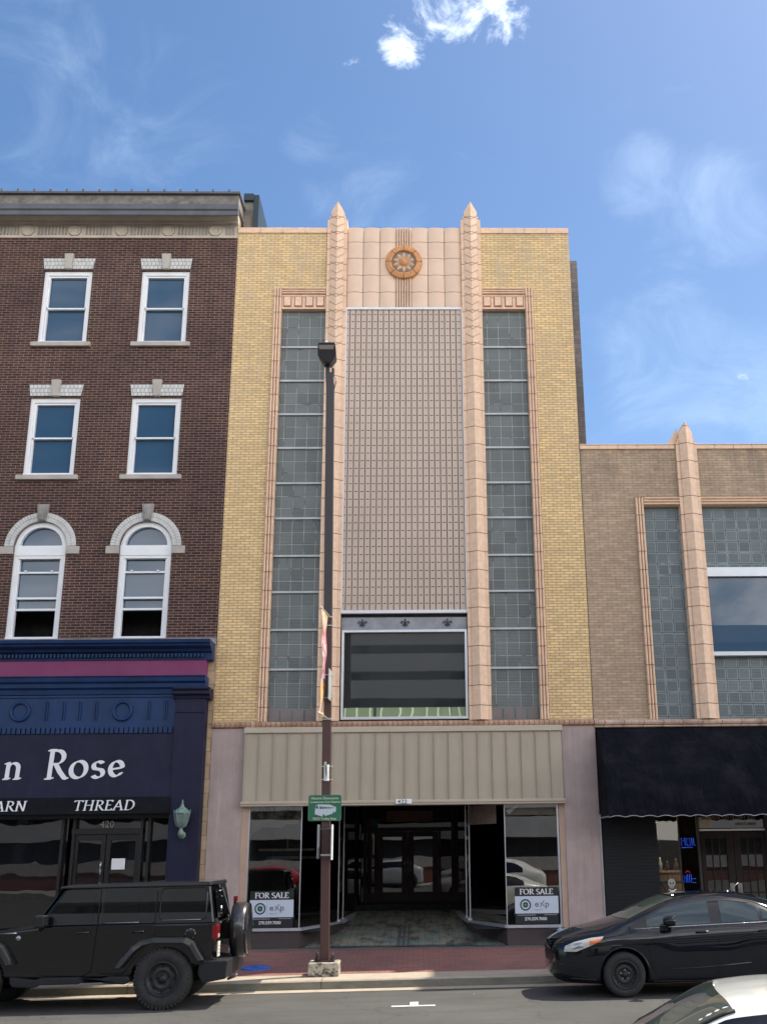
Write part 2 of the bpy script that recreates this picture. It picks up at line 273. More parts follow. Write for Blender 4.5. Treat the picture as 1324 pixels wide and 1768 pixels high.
# ------------------------------------------------------------------ mesh helper
class MB:
    def __init__(s): s.v = []; s.f = []; s.m = []; s.sm = []
    def add(s, vs, fs, mi=0, smooth=False):
        o = len(s.v); s.v += [tuple(v) for v in vs]
        for f in fs: s.f.append(tuple(o+i for i in f)); s.m.append(mi); s.sm.append(smooth)
        return s
    def quad(s, a, b, c, d, mi=0): return s.add((a, b, c, d), [(0, 1, 2, 3)], mi)
    def box(s, x0, x1, y0, y1, z0, z1, mi=0):
        return s.add([(x0, y0, z0), (x1, y0, z0), (x1, y1, z0), (x0, y1, z0), (x0, y0, z1), (x1, y0, z1), (x1, y1, z1), (x0, y1, z1)],
                     [(0, 3, 2, 1), (4, 5, 6, 7), (0, 1, 5, 4), (1, 2, 6, 5), (2, 3, 7, 6), (3, 0, 4, 7)], mi)
    def prism(s, pts, ax, a, b, mi=0, smooth=False):   # polygon pts extruded along axis ax ('x','y','z') from a to b
        def P(p, t): return {'x': (t, p[0], p[1]), 'y': (p[0], t, p[1]), 'z': (p[0], p[1], t)}[ax]
        n = len(pts); vs = [P(p, a) for p in pts]+[P(p, b) for p in pts]
        s.add(vs, [tuple(range(n)), tuple(range(2*n-1, n-1, -1))], mi)
        s.add(vs, [(i, (i+1) % n, n+(i+1) % n, n+i) for i in range(n)], mi, smooth); return s
    def tube(s, pts, r, n=8, mi=0, cap=True):
        pts = [Vector(p) for p in pts]; rings = []
        for i, p in enumerate(pts):
            d = (pts[min(i+1, len(pts)-1)]-pts[max(i-1, 0)]).normalized()
            u = d.cross(Vector((0, 0, 1)));
            if u.length < .01: u = d.cross(Vector((1, 0, 0)))
            u.normalize(); w = d.cross(u); rr = r[i] if isinstance(r, (list, tuple)) else r
            rings.append([p+u*math.cos(2*PI*k/n)*rr+w*math.sin(2*PI*k/n)*rr for k in range(n)])
        vs = [v for g in rings for v in g]; fs = []
        for i in range(len(rings)-1):
            for k in range(n): fs.append((i*n+k, i*n+(k+1) % n, (i+1)*n+(k+1) % n, (i+1)*n+k))
        s.add(vs, fs, mi, True)
        if cap: s.add(rings[0], [tuple(range(n))[::-1]], mi); s.add(rings[-1], [tuple(range(n))], mi)
        return s
    def lathe(s, prof, c, ax='z', n=32, mi=0, smooth=True, a0=0., a1=2*PI):  # prof: (radius, height along axis)
        full = abs(a1-a0-2*PI) < 1e-6; vs = []; m = n if full else n+1
        for r, h in prof:
            for k in range(m):
                a = a0+(a1-a0)*k/n; q = (r*math.cos(a), r*math.sin(a))
                vs.append({'z': (c[0]+q[0], c[1]+q[1], c[2]+h), 'y': (c[0]+q[0], c[1]+h, c[2]+q[1]), 'x': (c[0]+h, c[1]+q[0], c[2]+q[1])}[ax])
        fs = []
        for i in range(len(prof)-1):
            for k in range(n):
                k2 = (k+1) % m if full else k+1
                fs.append((i*m+k, i*m+k2, (i+1)*m+k2, (i+1)*m+k))
        return s.add(vs, fs, mi, smooth)
    def disc(s, c, r, y=None, n=24, mi=0, ax='y'):
        return s.add([(c[0]+r*math.cos(2*PI*k/n), c[1], c[2]+r*math.sin(2*PI*k/n)) for k in range(n)], [tuple(range(n))], mi)
    def build(s, name, mats, parent=None, bevel=0., fix=True):
        me = bpy.data.meshes.new(name); off = PWORLD(parent) if parent else Vector((0, 0, 0))
        me.from_pydata([tuple(Vector(v)-off) for v in s.v], [], s.f)
        if not isinstance(mats, (list, tuple)): mats = [mats]
        for x in mats: me.materials.append(x)
        for p, mi, sm in zip(me.polygons, s.m, s.sm): p.material_index = mi; p.use_smooth = sm
        if fix:
            bm = bmesh.new(); bm.from_mesh(me); bmesh.ops.remove_doubles(bm, verts=bm.verts, dist=1e-5); bmesh.ops.recalc_face_normals(bm, faces=bm.faces); bm.to_mesh(me); bm.free()
        me.update()
        o = bpy.data.objects.new(name, me); COL.objects.link(o)
        if parent: o.parent = parent
        if bevel:
            b = o.modifiers.new('bevel', 'BEVEL'); b.width = bevel; b.segments = 2; b.limit_method = 'ANGLE'; b.harden_normals = False
        return o
def PWORLD(p):
    v = Vector((0, 0, 0))
    while p: v += p.location; p = p.parent
    return v
def tag(o, label=None, cat=None, group=None, kind=None):
    if label: o['label'] = label
    if cat: o['category'] = cat
    if group: o['group'] = group
    if kind: o['kind'] = kind
    return o
def thing(name, loc, label, cat, group=None):
    o = bpy.data.objects.new(name, None); o.empty_display_size = .2; COL.objects.link(o); o.location = loc
    return tag(o, label, cat, group)
def struct(name, mb, m, **k):
    o = mb.build(name, m, **k); o['kind'] = 'structure'; return o
def copy_tree(o, parent=None):
    c = o.copy(); COL.objects.link(c); c.parent = parent
    for ch in [x for x in COL.objects if x.parent == o]: copy_tree(ch, c)
    return c
def sheet(mb, x0, x1, z0, z1, y, holes, depth, mi=0):     # wall front with rectangular holes and reveals
    xs = sorted({x0, x1, *[h[0] for h in holes], *[h[1] for h in holes]}); zs = sorted({z0, z1, *[h[2] for h in holes], *[h[3] for h in holes]})
    for a, b in zip(xs, xs[1:]):
        for c, d in zip(zs, zs[1:]):
            mx, mz = (a+b)/2, (c+d)/2
            if any(h[0] < mx < h[1] and h[2] < mz < h[3] for h in holes) or not (x0 < mx < x1 and z0 < mz < z1): continue
            mb.quad((a, y, c), (b, y, c), (b, y, d), (a, y, d), mi)
    for h in holes:
        a, b, c, d = h[:4]; Y = y+depth
        mb.quad((a, y, c), (a, Y, c), (a, Y, d), (a, y, d), mi); mb.quad((b, y, c), (b, Y, c), (b, Y, d), (b, y, d), mi)
        mb.quad((a, y, c), (b, y, c), (b, Y, c), (a, Y, c), mi); mb.quad((a, y, d), (b, y, d), (b, Y, d), (a, Y, d), mi)
    return mb
def shell(mb, x0, x1, y0, y1, z0, z1, mi=0):
    mb.quad((x0, y0, z0), (x0, y1, z0), (x0, y1, z1), (x0, y0, z1), mi); mb.quad((x1, y0, z0), (x1, y1, z0), (x1, y1, z1), (x1, y0, z1), mi)
    mb.quad((x0, y1, z0), (x1, y1, z0), (x1, y1, z1), (x0, y1, z1), mi); mb.quad((x0, y0, z1), (x1, y0, z1), (x1, y1, z1), (x0, y1, z1), mi); return mb

# ------------------------------------------------------------------ lettering
def arc(cx, cy, rx, ry, a0, a1, n=14):
    return [(cx+rx*math.cos(math.radians(a0+(a1-a0)*i/n)), cy+ry*math.sin(math.radians(a0+(a1-a0)*i/n))) for i in range(n+1)]
SER = .07
def stem(x, y0=0., y1=1., lean=0., s0=True, s1=True):
    r = [[(x, y0), (x+lean*(y1-y0), y1)]]
    if s0: r.append([(x-SER*1.3, y0+.012), (x+SER*1.3, y0+.012)])
    if s1: r.append([(x+lean-SER*1.3, y1-.012), (x+lean+SER*1.1, y1-.012)])
    return r
G = {
 'R': (.66, stem(.14)+[[(.14, .97)]+arc(.30, .74, .22, .235, 80, -90)+[(.14, .5)], [(.30, .5), (.44, .25), (.62, .02), (.70, .0)]]),
 'o': (.60, [arc(.30, .31, .235, .29, 40, 400, 24)]),
 's': (.46, [arc(.235, .44, .15, .14, 35, 230, 12)+arc(.245, .17, .16, .15, 65, -150, 12)]),
 'e': (.52, [[(.09, .30), (.43, .36)]+arc(.28, .33, .19, .26, 8, 325, 22)]),
 'n': (.62, [[(.06, .58), (.14, .6), (.14, .02)], [(.06, .015), (.22, .015)], [(.14, .42)]+arc(.31, .40, .165, .19, 150, 0, 10)+[(.475, .02)], [(.40, .015), (.57, .015)]]),
 'a': (.5, [arc(.24, .3, .18, .28, 60, 300, 16), [(.40, .6), (.40, .0)]]),
 'A': (.74, [[(.05, .02), (.36, 1.)], [(.36, 1.), (.66, .02)], [(.16, .34), (.56, .34)], [(-.03, .012), (.15, .012)], [(.56, .012), (.76, .012)]]),
 'N': (.80, stem(.14)+[[(.14, 1.), (.66, .0)], [(.66, .0), (.66, 1.)], [(.58, .988), (.76, .988)]]),
 'T': (.64, stem(.32, s1=False)+[[(.02, .98), (.62, .98)], [(.03, .98), (.02, .86)], [(.61, .98), (.62, .86)]]),
 'H': (.80, stem(.14)+stem(.64)+[[(.14, .52), (.64, .52)]]),
 'E': (.58, stem(.14)+[[(.14, .988), (.50, .988), (.51, .86)], [(.14, .52), (.42, .52)], [(.14, .012), (.51, .012), (.54, .16)]]),
 'D': (.78, stem(.14)+[[(.14, .985), (.3, .985)]+arc(.32, .5, .37, .485, 85, -85, 16)+[(.14, .015)]]),
 'Y': (.66, [[(.32, .5), (.32, .0)], [(.04, 1.), (.32, .48)], [(.60, 1.), (.32, .48)], [(.22, .012), (.42, .012)]]),
 'F': (.52, stem(.14)+[[(.14, .988), (.48, .988), (.49, .86)], [(.14, .52), (.40, .52)]]),
 'O': (.82, [arc(.40, .5, .34, .49, 40, 400, 28)]),
 'S': (.52, [arc(.26, .745, .18, .235, 30, 235, 14)+arc(.24, .25, .21, .25, 60, -150, 14)]),
 'L': (.54, stem(.14)+[[(.14, .012), (.48, .012), (.51, .16)]]),
 ' ': (.3, [])}
def pen(text, x, y, z, h, w=1.0, mats=None, parent=None, name='letter', nib=.105, ang=25, slant=0., gap=.06, depth=.012, each=False, hair=.035):
    nx, nz = nib*math.cos(math.radians(ang))*.5, nib*math.sin(math.radians(ang))*.5
    cx = x; mb = MB(); k = 0; objs = []
    for ch in text:
        adv, strokes = G[ch]
        for st in strokes:
            for a, b in zip(st, st[1:]):
                P = []
                d = Vector((b[0]-a[0], b[1]-a[1]));
                if d.length < 1e-6: continue
                d.normalize(); e = Vector((-d.y, d.x))*hair*.5
                for p in (a, b):
                    for sx, sz in ((1, 1), (-1, -1)):
                        P.append((p[0]+sx*nx, p[1]+sz*nz)); P.append((p[0]+sx*nx+sz*e.x, p[1]+sz*nz+sz*e.y)); P.append((p[0]+sx*nx-sz*e.x, p[1]+sz*nz-sz*e.y))
                hull = chull(P); yy = y-depth-.00025*k; k = (k+1) % 17
                pts = [(cx+(q[0]+slant*q[1])*h*w, z+q[1]*h) for q in hull]
                mb.prism(pts, 'y', yy, y)
        cx += (adv+gap)*h*w
        if each and strokes: objs.append(mb.build(name, mats, parent)); mb = MB()
    if not each: return mb.build(name, mats, parent), cx
    return objs, cx
def chull(P):
    P = sorted(set((round(a, 6), round(b, 6)) for a, b in P))
    def half(it):
        r = []
        for p in it:
            while len(r) > 1 and (r[-1][0]-r[-2][0])*(p[1]-r[-2][1])-(r[-1][1]-r[-2][1])*(p[0]-r[-2][0]) <= 0: r.pop()
            r.append(p)
        return r
    a = half(P); b = half(reversed(P)); return a[:-1]+b[:-1]
def text(body, size, x, y, z, m, parent, name='lettering', align='LEFT', sx=1., bold=0.):
    cu = bpy.data.curves.new('t', 'FONT'); cu.body = body; cu.size = size; cu.align_x = align; cu.extrude = .0015; cu.offset = bold; cu.resolution_u = 3
    ob = bpy.data.objects.new('t', cu); COL.objects.link(ob); dg = bpy.context.evaluated_depsgraph_get()
    me = bpy.data.meshes.new_from_object(ob.evaluated_get(dg)); bpy.data.objects.remove(ob); bpy.data.curves.remove(cu)
    off = PWORLD(parent) if parent else Vector((0, 0, 0))
    for v in me.vertices: v.co = Vector((x+v.co.x*sx, y-v.co.z, z+v.co.y))-off
    me.name = name; me.materials.clear(); me.materials.append(m); me.update()
    o = bpy.data.objects.new(name, me); COL.objects.link(o); o.parent = parent
    return o
# ------------------------------------------------------------------ ground
def zr(x): return .01*x
def zk(x): return .155+.01*x
def zs(x, y): t = (y+2.8)/2.85; return zk(x)*(1-t)+.36*t
g = MB(); g.quad((-400, -400, -4), (400, -400, 4), (400, 400, 4), (-400, 400, -4)); struct('road', g, ASP)
g = MB(); g.quad((-30, -4.0, zr(-30)+.005), (30, -4.0, zr(30)+.005), (30, -3.60, zr(30)+.009), (-30, -3.60, zr(-30)+.009)); struct('gutter', g, KRB)
g = MB()
xs = [-30, -17.3, -14.1, -11, -8, -4.7, -1.37, 2.72, 5.9, 9.1, 12.2, 15.3, 30]
for a, b in zip(xs, xs[1:]):
    a += .006; b -= .006
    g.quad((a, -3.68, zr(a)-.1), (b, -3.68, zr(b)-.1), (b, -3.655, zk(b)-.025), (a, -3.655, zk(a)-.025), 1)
    g.quad((a, -3.655, zk(a)-.025), (b, -3.655, zk(b)-.025), (b, -3.625, zk(b)), (a, -3.625, zk(a)), 0)
    g.quad((a, -3.625, zk(a)), (b, -3.625, zk(b)), (b, -2.8, zk(b)+.004), (a, -2.8, zk(a)+.004), 0)
g.quad((-30, -3.645, zr(-30)-.1), (30, -3.645, zr(30)-.1), (30, -3.645, zk(30)-.02), (-30, -3.645, zk(-30)-.02), 2)
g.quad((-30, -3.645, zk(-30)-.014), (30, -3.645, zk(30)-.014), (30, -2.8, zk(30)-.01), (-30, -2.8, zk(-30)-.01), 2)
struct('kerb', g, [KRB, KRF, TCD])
g = MB(); n = 60
for i in range(n):
    a = -30+i; b = a+1
    g.quad((a, -2.8, zk(a)), (b, -2.8, zk(b)), (b, -.16, zs(b, -.16)), (a, -.16, zs(a, -.16)))
struct('sidewalk', g, PAV)
g = MB()
g.quad((-30, -.16, zs(-30, -.16)+.002), (30, -.16, zs(30, -.16)+.002), (30, .4, .39), (-30, .4, .39)); struct('threshold_strip', g, TIL)
g = MB(); g.quad((-.10, -6.03, zr(-.1)+.005), (.57, -6.03, zr(.57)+.005), (.57, -5.90, zr(.57)+.005), (-.10, -5.90, zr(-.1)+.005))
g.quad((.18, -5.90, zr(.18)+.005), (.31, -5.90, zr(.31)+.005), (.31, -5.52, zr(.31)+.005), (.18, -5.52, zr(.18)+.005)); struct('parking_marking', g, PNT)
t = MB(); t.lathe([(.0, .016), (.24, .016), (.275, .008), (.28, -.02)], (-2.74, -2.0, zs(-2.74, -2.0)+.002), n=40)
for k in range(3): t.tube([(-2.74-.06, -2.0-.05+k*.05, zs(-2.74, -2)+.02), (-2.74+.06, -2.0-.05+k*.05, zs(-2.74, -2)+.02)], .006, 6)
for v in range(len(t.v)):
    x, y, z = t.v[v]; t.v[v] = (x, y, z+(y+2.0)*.07)
rnd = random.Random(11); gr_ = MB()
for i in range(170):
    x = rnd.uniform(-9, 9); y = rnd.choice([rnd.gauss(-3.82, .07), rnd.gauss(-3.95, .2), rnd.uniform(-9, -3.8), rnd.uniform(-3.6, -.3)]); z = (zr(x)+.012) if y < -3.69 else (max(zk(x), zs(x, y))+.008); s_ = rnd.uniform(.006, .02); a = rnd.uniform(0, 3)
    if -3.72 < y < -3.6: continue
    gr_.add([(x+s_*math.cos(a+q)*r_, y+s_*math.sin(a+q)*r_, z+rnd.uniform(0, .006)) for q, r_ in ((0, 1), (1.7, .7), (3.1, 1.1), (4.6, .6))], [(0, 1, 2, 3)], rnd.choice([0, 0, 1]))
tag(gr_.build('grit', [mat('dry_leaf', (.30, .22, .12), .8), mat('pale_chip', (.55, .53, .48), .8)], fix=False), 'scattered leaf bits and pale chips on the road and gutter', 'litter', kind='stuff')
o = t.build('utility_cover', DISC); tag(o, 'round bright blue utility cover set in the red brick sidewalk', 'utility cover')

# ------------------------------------------------------------------ brown brick building (left)
BR = thing('brown_brick_building', (-8, 0, 0), 'dark brown brick building with white sash windows and navy blue shop front', 'building')
bx0, bx1 = -14.0, -4.155
cols = [-13.08, -10.68, -8.27, -5.88]
HW = .59
holes = []
for c in cols:
    holes += [(c-HW, c+HW, 14.08, 16.04), (c-HW, c+HW, 10.68, 12.64), (c-HW, c+HW, 6.83, 9.56)]
w = MB(); sheet(w, bx0, bx1, 6.72, 16.95, 0, holes, .22)
for c in cols:  # spandrels round the arch heads
    for s in (-1, 1):
        N = 12; prev = None
        for i in range(N+1):
            a = PI/2*i/N; p = (c+s*HW*math.cos(a), 8.97+HW*math.sin(a))
            if prev: w.quad((prev[0], 0, prev[1]), (p[0], 0, p[1]), (p[0], 0, 9.56), (prev[0], 0, 9.56)) if prev[1] < 9.5599 else None
            if prev: w.quad((prev[0], 0, prev[1]), (p[0], 0, p[1]), (p[0], .22, p[1]), (prev[0], .22, prev[1]))
            prev = p
w.build('brick_wall', BB, BR, fix=False)
w = MB(); shell(w, bx0, bx1, .23, 12, 0, 16.97); w.quad((bx0, .9, 0), (bx1, .9, 0), (bx1, .9, 17), (bx0, .9, 17), 1); w.build('rear_walls', [RB, DRK], BR, fix=False)
w = MB()
w.box(bx0, bx1, -.03, .6, 16.952, 17.0); w.box(bx0, bx1, .0, .6, 17.0, 17.34); w.box(bx0, bx1+.01, -.10, .6, 17.34, 17.39)
w.prism([(-.10, 17.39), (-.30, 17.55), (-.30, 17.60), (.6, 17.60), (.6, 17.39)], 'x', bx0, bx1+.01)
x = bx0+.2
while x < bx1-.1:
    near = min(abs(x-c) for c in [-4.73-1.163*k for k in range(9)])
    if near > .2: w.box(x, x+.03, -.03, .0, 17.05, 17.29, 1)  # flutes in darker stone: groove shade put into the colour
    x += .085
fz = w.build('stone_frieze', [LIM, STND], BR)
for k in range(8):
    c = -4.73-1.163*k; r = MB(); r.lathe([(.155, 0), (.155, -.02), (.14, -.035), (.115, -.03), (.105, -.008), (.05, -.012), (0, -.02)], (c, 0, 17.17), 'y', 24); r.lathe([(.165, -.001), (.15, -.012)], (c, 0, 17.17), 'y', 24, 1); r.build('roundel', [LIM, GUT], BR)  # dark rim ring stands in for shade round each roundel
w = MB(); w.prism([(-.30, 17.60), (-.50, 17.62), (-.52, 17.47), (-.48, 17.44), (-.48, 17.33), (-.46, 17.31), (-.30, 17.40)], 'x', bx0, -4.09)
for v in range(len(w.v)): pass
w.build('gutter_moulding', GUT, BR)
w = MB(); w.prism([(-.50, 17.62), (-.45, 17.90), (.6, 17.95), (.6, 17.60)], 'x', bx0, -4.09); w.build('parapet_slab', ROOFG, BR)
w = MB(); w.prism([(-.54, 17.90), (-.54, 17.955), (-.46, 17.99), (.62, 18.02), (.62, 17.95), (-.45, 17.90)], 'x', bx0, -4.05)
for k in range(26):
    c = bx0+.05+k*.4
    if c < -4.2: w.box(c, c+.05, -.548, .6, 17.94, 18.012)
w.build('parapet_cap', GUT, BR)
w = MB(); w.box(-4.09, -3.83, .3, 12, 16.0, 18.32); w.build('end_parapet', ROOFG, BR)
w = MB(); w.box(-3.84, -3.71, .25, 12, 16.0, 18.38); w.box(-4.09, -3.84, .2, 1.5, 18.20, 18.39); w.build('dark_flashing', TEAL, BR)
def sash(c, z0, z1, arched=False):
    f = MB(); a, b = c-HW, c+HW; y = .05; top = z1
    if arched: top = 8.97
    # casing
    f.box(a, a+.10, y, .2, z0+.06, top, 0); f.box(b-.10, b, y, .2, z0+.06, top); f.box(a, b, y-.03, .2, z0, z0+.06)
    if not arched:
        f.box(a+.10, b-.10, y, .2, z1-.11, z1); zt = z1-.11
    else:
        N = 20; R0, R1 = .585, .47
        P = [(c+R0*math.cos(PI*i/N), 8.97+R0*math.sin(PI*i/N)) for i in range(N+1)]; Q = [(c+R1*math.cos(PI*i/N), 9.0+R1*.93*math.sin(PI*i/N)) for i in range(N+1)]
        for i in range(N): f.prism([P[i], P[i+1], Q[i+1], Q[i]], 'y', y, .2)
        f.box(a, b, y-.015, .2, 8.76, 9.0); zt = 8.76
        f.box(a+.10, b-.10, y, .2, 8.69, 8.76); zt = 8.69
    fr = f.build('window', WHT, BR, bevel=.006)
    s = MB(); zm = (z0+.06+zt)/2
    if not arched:
        s.box(a+.10, a+.145, y+.03, .19, zm, zt); s.box(b-.145, b-.10, y+.03, .19, zm, zt); s.box(a+.145, b-.145, y+.03, .19, zt-.045, zt); s.box(a+.10, b-.10, y+.03, .17, zm-.015, zm+.022)
        s.box(a+.10, a+.135, y+.06, .2, z0+.06, zm-.015); s.box(b-.135, b-.10, y+.06, .2, z0+.06, zm-.015); s.box(a+.135, b-.135, y+.06, .2, z0+.06, z0+.10)
        p = MB(); p.quad((a+.12, .155, zm), (b-.12, .155, zm), (b-.12, .155, zt-.02), (a+.12, .155, zt-.02)); p.quad((a+.11, .185, z0+.08), (b-.11, .185, z0+.08), (b-.11, .185, zm), (a+.11, .185, zm))
    else:
        s.box(a+.10, a+.14, y+.03, .19, z0+.06, zt); s.box(b-.14, b-.10, y+.03, .19, z0+.06, zt)
        s.box(a+.14, b-.14, y+.03, .16, 8.355, 8.395); s.box(a+.14, b-.14, y+.02, .17, 7.755, 7.80); s.box(a+.14, b-.14, y+.05, .19, 7.50, 7.545)
        s.box(c-.32, c-.27, y, y+.04, 8.395, 8.42); s.box(c+.27, c+.32, y, y+.04, 8.395, 8.42)
        p = MB(); p.quad((a+.12, .18, 8.37), (b-.12, .18, 8.37), (b-.12, .18, zt), (a+.12, .18, zt)); p.quad((a+.12, .155, 7.77), (b-.12, .155, 7.77), (b-.12, .155, 8.37), (a+.12, .155, 8.37)); p.quad((a+.12, .185, 7.52), (b-.12, .185, 7.52), (b-.12, .185, 7.77), (a+.12, .185, 7.77))
        N = 20; p.add([(c, .15, 9.0)]+[(c+.5*math.cos(PI*i/N), .15, 9.0+.47*math.sin(PI*i/N)) for i in range(N+1)], [tuple([i+1, i+2, 0]) for i in range(N)])
    s.build('sash', WHT, fr); p.build('pane', GUP, fr, fix=False)
    return fr
for c in cols:
    for z0, z1 in ((14.08, 16.04), (10.68, 12.64)):
        sash(c, z0, z1)
        l = MB(); l.prism([(c-.595, z1+.04), (c+.595, z1+.04), (c+.635, z1+.325), (c-.635, z1+.325)], 'y', -.03, .1); L = l.build('lintel', WB, BR)
        l = MB(); l.prism([(c-.075, z1+.015), (c+.075, z1+.015), (c+.115, z1+.44), (c-.115, z1+.44)], 'y', -.09, .1); l.build('keystone', STN, L, bevel=.01)
        l = MB(); l.box(c-.71, c+.71, -.09, .12, z0-.115, z0-.003); l.build('sill', STN, BR, bevel=.01)
    sash(c, 6.83, 9.56, True)
    l = MB(); N = 34                          # arch ring of white bricks, joints between
    for i in range(N):
        a0 = PI*(i+.06)/N; a1 = PI*(i+.94)/N
        for r0, r1 in ((.60, .695), (.705, .805)):
            if abs(PI/2-(a0+a1)/2) < .13: continue
            P = [(c+r*math.cos(a), 8.975+r*.985*math.sin(a)) for r, a in ((r0, a0), (r1, a0), (r1, a1), (r0, a1))]
            l.prism(P, 'y', -.035, .1)
        P = [(c+r*math.cos(a), 8.975+r*.98*math.sin(a)) for r, a in ((.59, PI*i/N), (.80, PI*i/N), (.80, PI*(i+1)/N), (.59, PI*(i+1)/N))]
        l.prism(P, 'y', -.022, .09, 1)
    L = l.build('arch', [WR, STND], BR)
    l = MB(); l.prism([(c-.085, 9.56), (c+.085, 9.56), (c+.135, 9.955), (c-.135, 9.955)], 'y', -.10, .1); l.prism([(c-.05, 9.58), (c+.05, 9.58), (c+.085, 9.93), (c-.085, 9.93)], 'y', -.125, -.09); l.build('keystone', STND, L, bevel=.01)
    for s in (-1, 1):
        l = MB(); a, b = sorted((c+s*.595, c+s*.895)); l.box(a, b, -.055, .1, 8.785, 8.965); l.build('impost_block', STN, BR, bevel=.008)
# shop front of the brown building
w = MB(); w.box(bx0, -4.16, -.06, .3, 6.69, 6.83)
for k in range(9): pass
w.build('stone_course', STND, BR)
w = MB()
w.prism([(.0, 6.30), (-.30, 6.30), (-.32, 6.44), (-.40, 6.47), (-.44, 6.52), (-.60, 6.56), (-.62, 6.60), (-.68, 6.62), (-.70, 6.69), (.0, 6.69)], 'x', bx0, -4.18)
x = bx0
while x < -4.35: w.box(x, x+.045, -.385, -.30, 6.35, 6.43); x += .082
w.build('upper_cornice', BLU, BR, bevel=.004)
w = MB(); w.box(bx0, -4.31, -.27, .0, 5.93, 6.30); w.build('plum_band', MAG, BR)
w = MB(); w.prism([(0, 5.56), (-.28, 5.56), (-.30, 5.66), (-.36, 5.70), (-.37, 5.78), (-.43, 5.82), (-.45, 5.90), (-.48, 5.935), (0, 5.935)], 'x', bx0, -4.28); w.build('lower_cornice', BLU, BR, bevel=.004)
w = MB(); w.box(bx0, -4.90, -.24, .0, 4.72, 5.56); w.box(bx0, -4.90, -.27, -.24, 5.50, 5.545)
x = bx0+.02
while x < -4.95: w.box(x, x+.075, -.30, -.24, 4.73, 4.86); x += .104
pn = w.build('ornamental_panel', BLU, BR, bevel=.003)
for k in range(5):
    c = -6.06-2.19*k
    r = MB(); r.lathe([(.225, 0), (.225, -.03), (.205, -.055), (.18, -.055), (.155, -.03), (.155, 0)], (c, -.24, 5.21), 'y', 36); r.build('ring', BLU, pn)
    for dx in (.56, .93, 1.27, 1.62):
        r = MB(); x0 = c+dx
        if x0 > -4.98: continue
        r.box(x0-.035, x0-.012, -.275, -.24, 5.02, 5.42); r.box(x0+.012, x0+.035, -.275, -.24, 5.02, 5.42); r.build('flute', BLU, pn, bevel=.004)
w = MB(); w.prism([(0, 3.40), (-.34, 3.40), (-.27, 4.72), (0, 4.72)], 'x', bx0, -4.90); sg = w.build('sign_fascia', NAV, BR, bevel=.004)
pen('n', -8.45, -.325, 3.79, .56, 1.15, LET, sg, 'letter', nib=.11, each=True, slant=.05)
pen('Rose', -7.57, -.315, 3.79, .60, 1.12, LET, sg, 'letter', nib=.115, each=True, slant=.05, gap=.07)
pen('a', -8.98, -.325, 3.79, .56, 1.15, LET, sg, 'letter', nib=.11, each=True, slant=.05)
w = MB(); w.prism([(0, 3.06), (-.43, 3.06), (-.38, 3.40), (0, 3.40)], 'x', bx0, -4.885); aw = w.build('black_valance', AWB, BR)
pen('THREAD', -6.88, -.425, 3.135, .20, 1.38, LET, aw, 'letter', nib=.10, each=True, slant=.12, gap=.075, hair=.03)
pen('YARN', -8.72, -.425, 3.135, .20, 1.38, LET, aw, 'letter', nib=.10, each=True, slant=.12, gap=.075, hair=.03)
w = MB(); w.box(-4.90, -4.26, -.36, .1, .2, 5.46); w.box(-4.94, -4.22, -.40, .1, .2, .45)
w.box(-4.90, -4.26, -.385, -.36, 5.15, 5.19)
w.prism([(.1, 5.44), (-.38, 5.44), (-.40, 5.50), (-.47, 5.54), (-.47, 5.60), (-.52, 5.64), (-.52, 5.68), (.1, 5.68)], 'x', -4.96, -4.17); w.build('pilaster', NAV, BR, bevel=.005)
w = MB(); w.box(-4.45, -4.158, -.035, .5, .2, 6.72); w.build('buff_quoin', QUO, BR)
# door and windows
F = MB(); D = .12
F.box(bx0, -4.9, -.02, .3, .2, .82); F.box(bx0, -4.9, 0, .25, 2.98, 3.2)
for x in (-13.9, -11.6, -9.5, -7.22, -6.98, -5.56, -5.40, -4.96): F.box(x, x+.06, -.01, .2, .35, 2.98)
F.box(-7.0, -5.5, .0, .2, 2.66, 2.78); F.build('shop_frame', BLK, BR, bevel=.005)
p = MB(); p.quad((bx0, .1, .8), (-7.1, .1, .8), (-7.1, .1, 3.0), (bx0, .1, 3.0)); p.quad((-5.5, .1, .8), (-4.9, .1, .8), (-4.9, .1, 3.0), (-5.5, .1, 3.0)); p.quad((-7., .12, 2.7), (-5.5, .12, 2.7), (-5.5, .12, 3.0), (-7., .12, 3.0)); p.build('shop_window', glass('shop_front_glass', (.006, .007, .009), 1.75, wav=.12, wsc=1.1), BR, fix=False)
d = MB()
for a, b in ((-6.94, -6.28), (-6.26, -5.56)):
    d.box(a, a+.09, .04, .1, .38, 2.66); d.box(b-.09, b, .04, .1, .38, 2.66); d.box(a+.09, b-.09, .04, .1, 2.54, 2.66); d.box(a+.09, b-.09, .04, .1, .38, .62)
dr = d.build('shop_door', BLK, BR, bevel=.004)
p = MB(); p.quad((-6.9, .08, .6), (-5.6, .08, .6), (-5.6, .08, 2.6), (-6.9, .08, 2.6)); p.build('pane', MATS['shop_front_glass'], dr, fix=False)
h = MB(); h.tube([(-6.33, .0, 1.85), (-6.33, -.04, 1.95), (-6.33, -.04, 2.05), (-6.33, .0, 2.1)], .018, 8); h.build('handle', SIL, dr)
p = MB(); p.quad((-6.12, .03, 1.95), (-5.84, .03, 1.95), (-5.84, .03, 2.17), (-6.12, .03, 2.17)); p.build('notice', LET, dr)
text('420', .2, -6.44, .10, 2.80, mat('grey_numeral', (.45, .45, .46), .6, var=0), BR, 'street_number')
